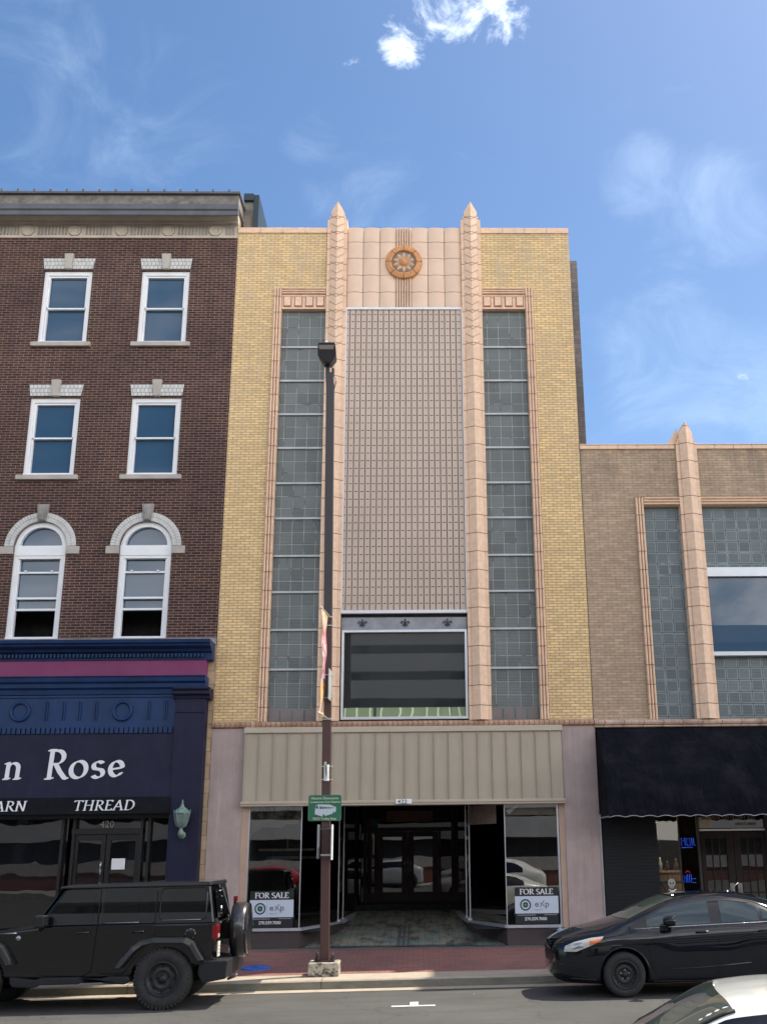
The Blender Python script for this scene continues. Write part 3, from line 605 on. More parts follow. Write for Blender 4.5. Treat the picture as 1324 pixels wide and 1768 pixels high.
# wall lantern
L = thing('wall_lantern', (-4.60, -.45, 2.5), 'green patinated lantern on the navy blue shop pilaster', 'lantern')
VER = mat('verdigris', (.20, .30, .27), .6, .2, var=.3, vs=12); LGL = glass('lantern_glass', (.16, .21, .20), 1.5, rough=.1)
c = (-4.60, -.50, 0)
a = MB(); a.lathe([(.0, 2.60), (.05, 2.60), (.065, 2.65), (.05, 2.70), (.028, 2.74), (.05, 2.765), (.09, 2.79)], (c[0], c[1], 0), n=20); a.tube([(c[0], -.36, 2.60), (c[0], -.42, 2.58), (c[0], -.5, 2.62)], .025, 8); a.lathe([(.075, 0), (.075, -.03), (.03, -.04)], (c[0], -.36, 2.62), 'y', 20); a.build('bracket', VER, L)
a = MB(); a.lathe([(.09, 2.79), (.125, 2.88), (.15, 3.0), (.155, 3.06)], (c[0], c[1], 0), n=6, smooth=False); sh = a.build('lamp_glass', LGL, L)
a = MB()
for k in range(6):
    an = 2*PI*k/6; a.tube([(c[0]+r*math.cos(an), c[1]+r*math.sin(an), z) for r, z in ((.092, 2.78), (.13, 2.88), (.158, 3.0), (.165, 3.07), (.17, 3.13))], .009, 5)
a.lathe([(.165, 3.05), (.17, 3.07), (.12, 3.13), (.06, 3.17), (.03, 3.21), (.035, 3.23), (.015, 3.26), (.022, 3.29), (.0, 3.34)], (c[0], c[1], 0), n=20); a.build('lamp_cap', VER, L)
# ------------------------------------------------------------------ yellow brick tower (centre)
T = thing('yellow_brick_building', (0, 0, 0), 'tall yellow brick art deco building with peach terracotta pilasters and vacant shop', 'building')
Z0, ZT = 4.97, 17.1
w = MB(); sheet(w, -4.15, 4.15, Z0, ZT, 0, [(-3.19, -1.91, Z0, 15.57), (1.91, 3.20, Z0, 15.57), (-1.41, 1.43, Z0, 17.1)], .35)
w.build('brick_wall', YB, T, fix=False)
w = MB(); shell(w, -4.15, 4.15, .01, 12, 0, 16.9); w.quad((-4.15, .5, 4.9), (4.15, .5, 4.9), (4.15, .5, 16.9), (-4.15, .5, 16.9), 1)
w.quad((-4.1, .35, 16.0), (4.1, .35, 16.0), (4.1, .35, 17.1), (-4.1, .35, 17.1)); w.build('rear_walls', [RB, DRK], T, fix=False)
w = MB()
for a, b in ((-4.15, -1.91), (1.93, 4.15)):
    n = 4; d = (b-a)/n
    for i in range(n): w.box(a+i*d+.004, a+(i+1)*d-.004, -.035, .4, 17.1, 17.25)
w.build('coping', TC, T, bevel=.006)
w = MB(); w.box(3.9, 4.69, 2.2, 12, 0, 17.62); w.build('rear_wing', RB, T)
# pilasters
def pilaster(x0, x1, z0, zsh, tip, parent, chev=None, nm='pilaster'):
    c = (x0+x1)/2; hw = (x1-x0)/2; core = hw*.66
    def prof(h, f):   # plan outline at a height
        return [(c-hw, .0), (c-hw, -.07), (c-core, -.07), (c-core, -.10), (c, -.185), (c+core, -.10), (c+core, -.07), (c+hw, -.07), (c+hw, .0)]
    P = prof(0, 1)
    m = MB(); zs_ = []
    z = z0; k = 0
    m.prism(P+[(c+hw, .3), (c-hw, .3)], 'z', z0, zsh)
    m.prism([(c-core*1.22, -.07), (c-core*1.22, .3), (c+core*1.22, .3), (c+core*1.22, -.07)], 'z', zsh, zsh+.10)
    # pointed cap: two sloping facets
    zb = zsh; zt = tip; e = zsh+(tip-zsh)*.42
    V = [(c-core, -.10, zb), (c, -.185, zb), (c+core, -.10, zb), (c+core, .3, zb), (c-core, .3, zb), (c-core, -.10, e), (c, -.17, zt-.02), (c+core, -.10, e), (c+core, .3, e), (c, .3, zt), (c-core, .3, e)]
    m.add(V, [(0, 1, 6, 5), (1, 2, 7, 6), (2, 3, 8, 7), (4, 0, 5, 10), (5, 6, 9, 10), (6, 7, 8, 9), (3, 4, 10, 9, 8)])
    o = m.build(nm, TC, parent)
    if chev:
        m = MB(); z = chev
        while z < zsh-.1:
            for dz in (.13, .34):
                for s in (-1, 1):
                    m.prism([(c, z+dz-.145), (c, z+dz-.115), (c+s*core, z+dz+.045), (c+s*core, z+dz+.015)], 'y', -.1, -.1)
            z += .436
        # incised chevrons: thin strips lying on the sloping facets
        V = []; F_ = []
        mm = MB(); z = chev
        while z < zsh+.12:
            for dz in (.13, .34):
                if z+dz > zsh+.15: continue
                for s in (-1, 1):
                    a = (c, -.189, z+dz-.12); b = (c+s*core, -.104, z+dz+.02)
                    mm.add([a, (a[0], a[1], a[2]+.022), (b[0], b[1], b[2]+.022), b, (a[0], -.15, a[2]), (a[0], -.15, a[2]+.022), (b[0], -.08, b[2]+.022), (b[0], -.08, b[2])], [(0, 1, 2, 3), (0, 3, 7, 4), (1, 5, 6, 2), (3, 2, 6, 7)])
            z += .436
        mm.build('chevrons', mat('incised_line', (.40, .25, .18), .7, var=.1) if 'incised_line' not in MATS else MATS['incised_line'], o)
    return o
pilaster(-1.905, -1.41, Z0+.003, 17.45, 17.95, T, 13.9)
pilaster(1.43, 1.925, Z0+.003, 17.45, 17.95, T, 13.9)
BAR = mat('dull_bar', (.42, .44, .47), .5, .2, var=.15, vs=3)
# window surrounds, tablets, glass block windows
def fluted(m, x0, x1, z0, z1, vert=True, y=-.05):
    n = 3
    if vert:
        d = (x1-x0)/n
        for i in range(n): a = x0+i*d; m.prism([(a+.006, .06), (a+.006, y+.02), (a+d*.25, y-.012*(1)), (a+d*.5, y-.02), (a+d*.75, y-.012), (a+d-.006, y+.02), (a+d-.006, .06)], 'z', z0, z1)
    else:
        d = (z1-z0)/n
        for i in range(n): a = z0+i*d; m.prism([(.06, a+.006), (y+.02, a+.006), (y-.012, a+d*.25), (y-.02, a+d*.5), (y-.012, a+d*.75), (y+.02, a+d-.006), (.06, a+d-.006)], 'x', x0, x1)
for s in (-1, 1):
    m = MB(); xo = 3.195*s; xi = 2.99*s; a, b = sorted((xo, xi)); c_, d_ = sorted((xi, 1.915*s))
    fluted(m, a, b, Z0+.004, 15.555)
    fluted(m, c_, d_, 15.37, 15.56, False, -.052)
    m.box(a+.004, b-.004, .0, .34, Z0+.004, 15.54); m.box(c_, d_, .0, .34, 15.37, 15.54)
    fr = m.build('window_surround', TC, T)
    m = MB(); m.box(c_, d_, -.015, .3, 14.985, 15.37); tb = m.build('tablet_panel', TC, T)
    for k in range(4):
        w_ = (d_-c_)/4; x = c_+w_*(k+.5)
        m = MB(); m.box(x-.10, x+.10, -.028, -.015, 15.035, 15.325, 1); m.box(x-.078, x+.078, -.05, -.028, 15.06, 15.30, 0); m.build('tablet', [TC, TCR], tb, bevel=.004)
    g = MB(); g.quad((c_, .13, Z0), (d_, .13, Z0), (d_, .13, 15.0), (c_, .13, 15.0)); gw = g.build('glass_block_window', GBT, T, fix=False)
    g = MB(); rnd = random.Random(3 if s < 0 else 9)
    for k in range(4):
        xa = c_+(d_-c_)*k/4+.02; xb = xa+(d_-c_)/4-.04
        g.quad((xa, .126, 5.0), (xb, .126, 5.0), (xb, .126, 5.27), (xa, .126, 5.27))
    g.build('bottom_blocks', PINKB, gw, fix=False)
    for z in (14.00, 13.11, 12.24, 11.38, 10.50, 9.64, 8.74, 7.89, 7.02, 6.13): MB().box(c_, d_, .08, .13, z-.022, z+.022).build('glazing_bar', BAR, gw)
    g = MB()
    for k in range(14):
        x = rnd.uniform(c_+.1, d_-.1); z = rnd.choice([13.11, 12.24, 10.5, 9.64, 8.74, 7.02, 6.13]); g.tube([(x, .11, z-.02), (x+.02, .115, z-.12), (x-.01, .12, z-rnd.uniform(.16, .3))], .004, 4)
    g.build('loose_wire', BAR, gw)
# top centre panel of curved tiles, with fluting and medallion
m = MB(); rows = [15.0, 15.44, 15.91, 16.38, 16.84, 17.25]
for a, b in ((-1.41, -1.01), (-1.01, -.60), (-.60, -.19), (.19, .60), (.60, 1.01), (1.01, 1.43)):
    for z0, z1 in zip(rows, rows[1:]):
        N = 8; P = [(a+.006+(b-a-.012)*i/N, .0-.038*math.sin(PI*i/N)**.8) for i in range(N+1)]
        m.prism(P+[(b-.006, .3), (a+.006, .3)], 'z', z0+.006, z1-.006 if z1 < 17.2 else z1, smooth=False)
for k in range(6):
    a = -.19+k*.38/6; b = a+.38/6
    for z0, z1 in zip(rows, rows[1:]):
        m.prism([(a+.004, .0), (a+.02, -.045), (b-.02, -.045), (b-.004, .0), (b-.004, .3), (a+.004, .3)], 'z', z0+.006, z1-.006 if z1 < 17.2 else z1)
m.box(-1.41, 1.43, .05, .34, 15.0, 17.2, 1)
m.build('tile_panel', [mat('smooth_terracotta', (.70, .515, .385), .5, var=.07, vs=1.4), TCD], T)
m = MB(); C_ = (0, -.05, 16.245)
for k in range(8):
    a0 = 2*PI*k/8+.018; a1 = 2*PI*(k+1)/8-.018
    m.lathe([(.455, .03), (.455, -.04), (.43, -.065), (.40, -.055), (.385, -.075), (.36, -.07), (.345, -.085), (.315, -.075), (.30, -.04), (.30, .03)], C_, 'y', 8, 0, True, a0, a1)
md = m.build('medallion', TCO, T)
m = MB(); m.lathe([(.31, .0), (.31, -.02), (0, -.02)], C_, 'y', 32, 0); m.build('rosette_ground', PETD, md)
m = MB(); m.lathe([(.45, .03), (.45, -.02), (.31, -.02)], C_, 'y', 32, 0); m.build('joint_ring', TCD, md)
m = MB()
for k in range(10):
    a = 2*PI*(k+.5)/10; u = Vector((math.cos(a), 0, math.sin(a))); v = Vector((-math.sin(a), 0, math.cos(a))); o = Vector((0, -.08, 16.245))
    pts = [o+u*.11, o+u*.19+v*.042, o+u*.235+v*.03, o+u*.28, o+u*.235-v*.03, o+u*.19-v*.042]
    m.add([*[tuple(p) for p in pts], tuple(o+u*.2+Vector((0, -.03, 0)))], [(i, (i+1) % 6, 6) for i in range(6)], 0)
m.build('petals', PET, md)
m = MB()
for k in range(10):
    a = 2*PI*k/10; u = Vector((math.cos(a), 0, math.sin(a))); v = Vector((-math.sin(a), 0, math.cos(a))); o = Vector((0, -.082, 16.245))
    m.add([tuple(o+v*.035), tuple(o+u*.17+v*.02), tuple(o+u*.20), tuple(o+u*.17-v*.02), tuple(o-v*.035)], [(0, 1, 2, 3, 4)])
m.lathe([(.10, .0), (.09, -.03), (.06, -.02), (.045, -.045), (0, -.05)], (0, -.085, 16.245), 'y', 24); m.build('rosette', TCO, md)
# ribbed metal screen
m = MB(); x0, x1, z0, z1 = -1.385, 1.405, 7.43, 14.955; n = 21; pw = (x1-x0)/20.5
m.box(x0, x1, .03, .06, z0, z1, 1)
RM = mat('screen_metal', (.50, .405, .335), .5, .1, var=.06, vs=.9); RG = mat('screen_gap', (.17, .105, .08), .7, var=.1); RS = mat('screen_slot', (.13, .095, .085), .8, var=0)
for i in range(-1, 20):
    a = x0+pw*.5+i*pw+.009; b = a+pw-.018; a = max(a, x0)
    m.prism([(a, .03), (a, -.004), (a+.006, -.01), (b-.006, -.01), (b, -.004), (b, .03)], 'z', z0, z1, 0)
    z = z0+.15
    while z < z1-.04:
        xa, xb = a+(b-a)*.22, b-(b-a)*.16
        if i == -1: xa, xb = a, b-.02
        m.add([(xa, -.0125, z), (xb, -.0125, z), (xb, -.0125, z+.020), (xa, -.0125, z+.020)], [(0, 1, 2, 3)], 2)
        z += .1905
scn = m.build('metal_screen', [RM, RG, RS], T, fix=False)
m = MB(); m.box(x0-.03, x0, -.05, .1, z0-.07, z1+.055); m.box(x1, x1+.03, -.05, .1, z0-.07, z1+.055); m.box(x0, x1, -.05, .1, z1, z1+.055); m.box(x0, x1, -.055, .1, z0-.07, z0); m.build('screen_frame', mat('bright_frame', (.72, .73, .78), .4, var=.05), scn, bevel=.004)
FLR = blotch('brushed_grey_metal', (.20, .21, .24), (.30, .315, .35), 3.5, .35, .65, .45, .05); IRON = mat('cast_iron', (.05, .05, .055), .6, var=.2)
m = MB(); m.box(-1.40, 1.42, .06, .2, 7.28, 7.37, 1); m.box(-1.40, 1.42, .04, .2, 7.00, 7.28, 0); fb = m.build('fleur_panel', [FLR, DRK], T)
for x in (-.93, .03, .98):
    m = MB(); o = Vector((x, .03, 7.14)); y = .028
    def sp(pts, r): m.tube([(o.x+a*.8, y, o.z+b*.72) for a, b in pts], r, 6)
    sp([(0, -.12), (0, .12)], [.006, .018]); sp([(0, .12), (0, .16)], [.018, .002])
    for s in (-1, 1): sp([(0, -.02), (s*.05, .05), (s*.10, .07), (s*.13, .03), (s*.10, .0), (s*.075, .02)], .010); sp([(0, -.04), (s*.04, -.08), (s*.075, -.07), (s*.07, -.045)], .008)
    sp([(-.06, -.03), (.06, -.03)], .012); m.build('fleur_de_lis', IRON, fb)
m = MB(); a, b, c, d = -1.385, 1.415, 5.0, 6.985
m.box(a, a+.055, -.03, .1, c, d); m.box(b-.055, b, -.03, .1, c, d); m.box(a+.055, b-.055, -.03, .1, d-.055, d); m.box(a+.055, b-.055, -.04, .1, c, c+.06); pw_ = m.build('picture_window', SIL, T, bevel=.006)
m = MB(); m.quad((a+.05, .07, c+.05), (b-.05, .07, c+.05), (b-.05, .07, d-.05), (a+.05, .07, d-.05)); m.build('pane', GPI, pw_, fix=False)
m = MB(); N = 60
for i in range(N):
    xa = a+.06+(b-a-.12)*i/N; xb = a+.06+(b-a-.12)*(i+1)/N
    f = lambda x: .058+.008*math.sin(x*7.)+.006*math.sin(x*19+1)
    m.quad((xa, f(xa), c+.06), (xb, f(xb), c+.06), (xb, f(xb), c+.265), (xa, f(xa), c+.265))
def film():
    t = NT('green_film'); v = t.pos(); w_ = t.new('ShaderNodeTexWave', wave_type='BANDS'); w_.inputs['Scale'].default_value = 1.1; w_.inputs['Distortion'].default_value = 9; w_.inputs['Detail'].default_value = 1; w_.inputs['Detail Scale'].default_value = .9; t.l.new(v, w_.inputs['Vector'])
    t.put(t.b.inputs['Base Color'], t.mix(t.ramp(w_.outputs['Fac'], .9, .99), (.22, .29, .16), (.62, .68, .42))); t.b.inputs['Roughness'].default_value = .25; return t.m
m.build('wrinkled_film', film(), pw_, fix=False)
m = MB(); m.prism([(.1, Z0-.13), (-.05, Z0-.13), (-.085, Z0-.11), (-.10, Z0-.065), (-.085, Z0-.015), (-.05, Z0+.0), (.1, Z0+.0)], 'x', -4.15, 4.15, smooth=False); m.build('string_course', TCB, T)
# ground floor
for a, b in ((-4.152, -3.44), (3.44, 4.175)): MB().box(a, b, -.02, .5, .2, 4.838).build('stucco_pier', STU, T)
for a, b in ((-3.44, -3.29), (3.31, 3.44)): MB().box(a, b, .0, .4, .3, 3.10).box(a-.004, b+.004, -.01, .4, 3.10, 3.20).build('window_pier', STT, T)
m = MB(); m.box(-3.42, 3.42, -.12, .3, 3.29, 4.74)
k = -3.42
while k < 3.42: m.box(k, k+.016, -.155, -.12, 3.29, 4.72); k += .3135
fs = m.build('metal_fascia', TAU, T)
m = MB(); m.box(-3.44, 3.44, -.17, .3, 4.72, 4.84); m.box(-3.45, 3.45, -.19, .3, 3.235, 3.29); m.box(-3.45, 3.45, -.165, .3, 3.19, 3.235); m.build('fascia_trim', TAUL, fs, bevel=.004)
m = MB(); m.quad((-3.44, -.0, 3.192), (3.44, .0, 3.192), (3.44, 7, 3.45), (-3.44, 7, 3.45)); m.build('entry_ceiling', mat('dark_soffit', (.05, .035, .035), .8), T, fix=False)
m = MB(); m.box(-.17, .17, -.215, -.19, 3.205, 3.305); pl = m.build('number_plate', LET, fs, bevel=.01)
text('422', .115, -.13, -.218, 3.215, mat('ink', (.12, .12, .13), .6, var=0), pl, 'street_number', sx=1.2, bold=.001)
# shop windows, bulkhead, entry
LP = [(-3.30, .06), (-2.17, .06), (-1.50, 1.95), (-1.42, 2.35), (-1.22, 6.0)]
RP = [(3.30, .06), (2.15, .06), (1.46, 1.85), (1.40, 2.3), (1.24, 6.0)]
SILL = .70
def floorz(y): return .372+max(0, y-.1)*.085
for P, nm in ((LP, 'left'), (RP, 'right')):
    m = MB(); fm = MB(); gl = MB()
    for i, ((xa, ya), (xb, yb)) in enumerate(zip(P, P[1:])):
        m.quad((xa, ya, .2), (xb, yb, .2), (xb, yb, SILL+yb*.02), (xa, ya, SILL+ya*.02))
        d = Vector((xb-xa, yb-ya, 0)).normalized(); nn = Vector((-d.y, d.x, 0)); nn *= -1 if nn.y > 0 or (abs(nn.y) < 1e-3) else 1
        if i >= 1: nn = Vector((d.y, -d.x, 0)) if nm == 'left' else Vector((-d.y, d.x, 0))
        za, zb_ = SILL+ya*.02, SILL+yb*.02
        fm.prism([(xa, ya), (xb, yb), (xb+nn.x*.05, yb+nn.y*.05), (xa+nn.x*.05, ya+nn.y*.05)], 'z', SILL+.0, SILL+.055+ya*.02)
        e = .03
        gl.quad((xa, ya, za), (xb, yb, zb_), (xb, yb, 3.3), (xa, ya, 3.3))
    m.build('bulkhead', BULK, T, fix=False)
    sw = gl.build('shop_window', GSH, T, fix=False)
    for (x, y) in P[1:4]: fm.box(x-.009, x+.009, y-.012, y+.006, SILL+.05, 3.25)
    fm.box(P[0][0]-.0, P[0][0]+(.035 if nm == 'left' else -.035), .02, .08, SILL+.05, 3.2)
    fm.build('frame', SIL, sw)
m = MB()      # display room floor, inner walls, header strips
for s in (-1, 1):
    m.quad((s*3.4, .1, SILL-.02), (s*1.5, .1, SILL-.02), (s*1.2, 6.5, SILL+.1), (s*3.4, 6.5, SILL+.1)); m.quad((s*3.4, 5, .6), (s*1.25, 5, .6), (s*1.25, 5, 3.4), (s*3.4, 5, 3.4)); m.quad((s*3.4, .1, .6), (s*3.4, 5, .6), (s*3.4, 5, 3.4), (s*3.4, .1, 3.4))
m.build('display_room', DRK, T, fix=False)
m = MB(); m.quad((-3.27, .10, 2.90), (-2.20, .10, 2.92), (-2.20, .10, 3.22), (-3.27, .10, 3.22)); m.build('peeling_header', RUST, T, fix=False)
m = MB(); pts = [(-3.24, 2.62), (-3.12, 2.70), (-2.98, 2.76), (-2.6, 2.75), (-2.50, 2.82), (-2.22, 2.84), (-2.22, 2.93), (-3.25, 2.91)]; m.prism(pts, 'y', .088, .092)
m.build('torn_paper', PAPR, T)
m = MB(); m.quad((2.18, .12, 2.96), (3.27, .12, 2.96), (3.27, .12, 3.22), (2.18, .12, 3.22)); m.prism([(1.46, 1.75), (2.12, .16), (2.12, .20), (1.46, 1.80)], 'z', 2.8, 3.2); m.build('grey_header', mat('grey_header_board', (.24, .19, .17), .8, var=.25, vs=4), T, fix=False)
m = MB(); m.prism([(2.18, 3.06), (2.48, 3.17), (2.25, 2.98)], 'y', .09, .095); m.build('folded_paper', mat('pale_paper', (.55, .56, .55), .8, var=.05), T)
m = MB(); m.box(-3.25, -2.0, 1.4, 1.42, 2.28, 2.33); m.box(-2.62, -2.60, 1.38, 1.40, 2.3, 3.2); m.box(-3.2, -1.9, 2.4, 2.42, 2.1, 2.16); m.build('display_rail', STND, T)
m = MB(); m.quad((-3.3, .1, floorz(.1)-.002), (3.3, .1, floorz(.1)-.002), (3.3, 5.2, floorz(5.2)), (-3.3, 5.2, floorz(5.2))); ef = m.build('entry_floor', ETL, T, fix=False)
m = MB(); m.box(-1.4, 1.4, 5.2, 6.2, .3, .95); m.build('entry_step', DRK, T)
m = MB()
for a in (-.13, -.03, .07): m.quad((a, .0, .385), (a+.04, .0, .385), (a+.04, 3., floorz(3.)+.006), (a, 3., floorz(3.)+.006))
m.quad((-1.5, .12, .385), (1.5, .12, .385), (1.5, .17, .389), (-1.5, .17, .389)); m.build('floor_strips', mat('dark_tile_strip', (.09, .11, .11), .6), ef, fix=False)
m = MB(); m.quad((-1.3, 6.02, .9), (1.3, 6.02, .9), (1.3, 6.02, 3.5), (-1.3, 6.02, 3.5)); m.build('rear_transom', glass('dark_pane', (.005, .006, .008), 1.5, wav=.08), T, fix=False)
m = MB()
m.box(-1.15, -1.07, 5.9, 6.0, .9, 3.4); m.box(1.17, 1.25, 5.9, 6.0, .9, 3.4); m.box(-1.07, 1.17, 5.92, 6.0, 2.74, 2.84); m.box(-.86, -.80, 5.93, 6.0, .95, 2.74); m.box(.83, .89, 5.93, 6.0, .95, 2.74); m.box(-.55, .68, 5.88, 5.95, 2.98, 3.26, 1); m.box(-1.07, -.86, 5.93, 6, .9, 1.2); m.box(.89, 1.17, 5.93, 6, .9, 1.2)
m.build('door_frame', [SKIN, mat('maroon_board', (.10, .035, .028), .6, var=.2)], T, bevel=.006)
for i, (a, b) in enumerate(((-.79, .01), (.02, .82))):
    m = MB(); m.box(a, a+.15, 5.94, 5.99, .96, 2.73); m.box(b-.15, b, 5.94, 5.99, .96, 2.73); m.box(a+.15, b-.15, 5.94, 5.99, 2.6, 2.73); m.box(a+.15, b-.15, 5.94, 5.99, .96, 1.22); dd = m.build('entry_door', SKIN, T, bevel=.006)
    m = MB(); m.quad((a+.13, 5.965, 1.2), (b-.13, 5.965, 1.2), (b-.13, 5.965, 2.62), (a+.13, 5.965, 2.62)); m.build('pane', glass('door_glass', (.008, .009, .010), 2.1, wav=.10) if i == 0 else MATS['door_glass'], dd, fix=False)
    hx = b-.07 if i == 0 else a+.07
    m = MB(); m.tube([(hx, 5.93, 1.72), (hx, 5.88, 1.75), (hx, 5.88, 1.95), (hx, 5.93, 1.98)], .014, 8); m.build('handle', SIL, dd)
# FOR SALE signs
SG = mat('sign_black', (.016, .022, .026), .4, var=0); SW = mat('sign_pale_blue', (.56, .64, .74), .4, var=0); SGR = mat('clover_green', (.02, .10, .055), .5, var=0); SNV = mat('sign_navy', (.03, .05, .08), .5, var=0); SGY = mat('sign_grey', (.16, .18, .23), .5, var=0); SL2 = mat('sign_line', (.35, .38, .42), .5, var=0)
def sale(x, z, label):
    s = thing('sale_sign', (x, .03, z), label, 'sign'); w_, h_ = .90, .72; x0 = x-w_/2
    m = MB(); m.box(x0, x0+w_, .024, .038, z, z+h_); m.build('board', SG, s)
    m = MB(); m.box(x0-.004, x0+w_+.004, .0215, .026, z+.205, z+.545); m.build('white_panel', SW, s)
    pen('FOR SALE', x0+.10, .024, z+.582, .105, 1.36, LET, s, 'lettering', nib=.10, ang=15, gap=.03, depth=.003, hair=.05)
    m = MB(); cx, cz = x0+.215, z+.375
    m.lathe([(.115, 0), (.115, -.002), (.086, -.002), (.086, 0)], (cx, .0205, cz), 'y', 36); m.build('seal_ring', SNV, s, fix=False)
    m = MB()
    for k in range(4):
        a = PI/4+PI/2*k
        for da in (-.30, .30):
            cxk, czk = cx+.038*math.cos(a+da), cz+.038*math.sin(a+da); m.lathe([(0, 0), (.0215, 0)], (cxk, .0185-.0004*k-(.0002 if da > 0 else 0), czk), 'y', 12)
        m.add([(cx, .0175-.0003*k, cz), (cx+.052*math.cos(a-.4), .0175-.0003*k, cz+.052*math.sin(a-.4)), (cx+.052*math.cos(a+.4), .0175-.0003*k, cz+.052*math.sin(a+.4))], [(0, 1, 2)])
    m.prism([(cx, cz-.01), (cx+.008, cz-.055), (cx-.004, cz-.055)], 'y', .017, .02); m.build('clover', SGR, s, fix=False)
    text('e', .165, x0+.405, .0205, z+.335, SGY, s, 'lettering', sx=1.15, bold=.003); text('p', .165, x0+.62, .0205, z+.335, SGY, s, 'lettering', sx=1.15, bold=.003)
    m = MB(); ax = x0+.512; az = z+.335
    m.prism([(ax, az-.005), (ax+.022, az-.005), (ax+.104, az+.125), (ax+.082, az+.125)], 'y', .0185, .0205); m.prism([(ax+.0, az+.09), (ax+.020, az+.09), (ax+.043, az+.062), (ax+.033, az+.046)], 'y', .0181, .0205); m.prism([(ax+.060, az+.040), (ax+.071, az+.056), (ax+.104, az), (ax+.082, az)], 'y', .0177, .0205); m.build('lettering', SGY, s, fix=False)
    text('REALTY', .04, x0+.41, .0205, z+.262, SGY, s, 'lettering', sx=1.2)
    m = MB(); m.box(x0+.04, x0+.42, .021, .024, z+.168, z+.18); m.box(x0+.60, x0+.86, .021, .024, z+.172, z+.182); m.box(x0+.355, x0+.359, .0195, .0215, z+.24, z+.51); m.build('rule', SL2, s)
    text('270.559.7000', .085, x0+.19, .022, z+.07, LET, s, 'lettering', bold=.001)
sale(-2.745, .765, 'black and pale blue FOR SALE sign in the shop window left of the entry')
sale(2.775, .775, 'black and pale blue FOR SALE sign in the shop window right of the entry')
# siamese fire connection
H = thing('fire_connection', (3.2, -.02, .6), 'dark twin pipe fire connection with pale blue cap low on the mauve pier', 'fire connection')
m = MB(); m.lathe([(.06, .1), (.06, -.1)], (3.20, 0, .64), 'y', 16); m.tube([(3.02, -.1, .66), (3.34, -.1, .66)], .045, 12); m.tube([(3.04, -.1, .66), (3.04, -.22, .65)], [.045, .05], 12); m.build('pipe', BRZD, H)
m = MB(); m.lathe([(.0, -.26), (.055, -.26), (.07, -.24), (.07, -.18), (.05, -.17)], (3.22, 0, .64), 'y', 18); m.tube([(3.22, -.24, .64), (3.29, -.26, .66)], .02, 6); m.build('cap', mat('pale_blue_cap', (.30, .40, .48), .5), H)
# ------------------------------------------------------------------ beige brick building (right)
B = thing('beige_brick_building', (6.7, 0, 0), 'lower grey beige brick building with glass block windows and black awning', 'building')
m = MB(); sheet(m, 4.165, 10.48, 4.95, 11.29, 0.01, [(5.39, 10.48, 4.95, 10.09)], .3); m.build('brick_wall', GB, B, fix=False)
m = MB(); shell(m, 4.17, 10.48, .02, 12, 0, 11.2); m.quad((4.2, .5, 4.8), (10.48, .5, 4.8), (10.48, .5, 11.2), (4.2, .5, 11.2), 1); m.build('rear_walls', [RB, DRK], B, fix=False)
m = MB()
for a, b in ((4.16, 6.42), (6.93, 10.48)):
    n = round((b-a)/.45); d = (b-a)/n
    for i in range(n): m.box(a+i*d+.004, a+(i+1)*d-.004, -.03, .4, 11.29, 11.415)
m.build('coping', TC, B, bevel=.006)
pilaster(6.43, 6.925, 4.955, 11.43, 11.96, B)
m = MB(); m.prism([(6.24, 11.41), (6.52, 11.84), (6.60, 11.41)], 'y', .05, .35); m.build('buttress', TC, B)
m = MB(); fluted(m, 5.385, 5.585, 4.955, 10.09); fluted(m, 5.585, 6.43, 9.885, 10.092, False, -.052); fluted(m, 6.925, 10.48, 9.885, 10.092, False, -.052)
m.box(5.39, 5.58, 0.02, .3, 4.955, 10.07); m.box(5.58, 6.43, .02, .3, 9.885, 10.07); m.box(6.925, 10.48, .02, .3, 9.885, 10.07); m.build('window_surround', TC, B)
m = MB(); m.quad((5.58, .14, 4.95), (6.45, .14, 4.95), (6.45, .14, 9.9), (5.58, .14, 9.9)); m.build('glass_block_window', GBR, B, fix=False)
m = MB(); m.quad((6.9, .14, 8.38), (10.48, .14, 8.38), (10.48, .14, 9.9), (6.9, .14, 9.9)); m.build('glass_block_window', GBR, B, fix=False)
m = MB(); m.quad((6.9, .14, 4.95), (10.48, .14, 4.95), (10.48, .14, 6.36), (6.9, .14, 6.36)); m.build('glass_block_window', GBR, B, fix=False)
m = MB(); m.box(6.92, 10.48, -.02, .15, 8.27, 8.39); m.box(6.92, 10.48, -.04, .15, 8.17, 8.268); m.box(6.92, 10.48, -.03, .15, 6.35, 6.44); bw = m.build('picture_window', mat('white_metal', (.62, .66, .70), .35, .2, var=.05), B, bevel=.005)
m = MB(); m.quad((6.92, .06, 6.44), (10.48, .06, 6.44), (10.48, .06, 8.18), (6.92, .06, 8.18)); m.build('pane', GBIG, bw, fix=False)
TCB2 = brick('stained_terracotta', (.55, .40, .31), (.46, .33, .25), (.16, .09, .07), .43, 2., .010, off=0., rough=.5, stain=.8, warm=(.14, .10, .085), big=.15)
m = MB(); m.prism([(.1, 4.83), (-.05, 4.83), (-.085, 4.85), (-.10, 4.89), (-.085, 4.935), (-.05, 4.95), (.1, 4.95)], 'x', 4.165, 10.48); m.prism([(.1, 4.785), (-.06, 4.785), (-.075, 4.80), (-.06, 4.825), (.1, 4.825)], 'x', 4.165, 10.48); m.build('string_course', TCB2, B)
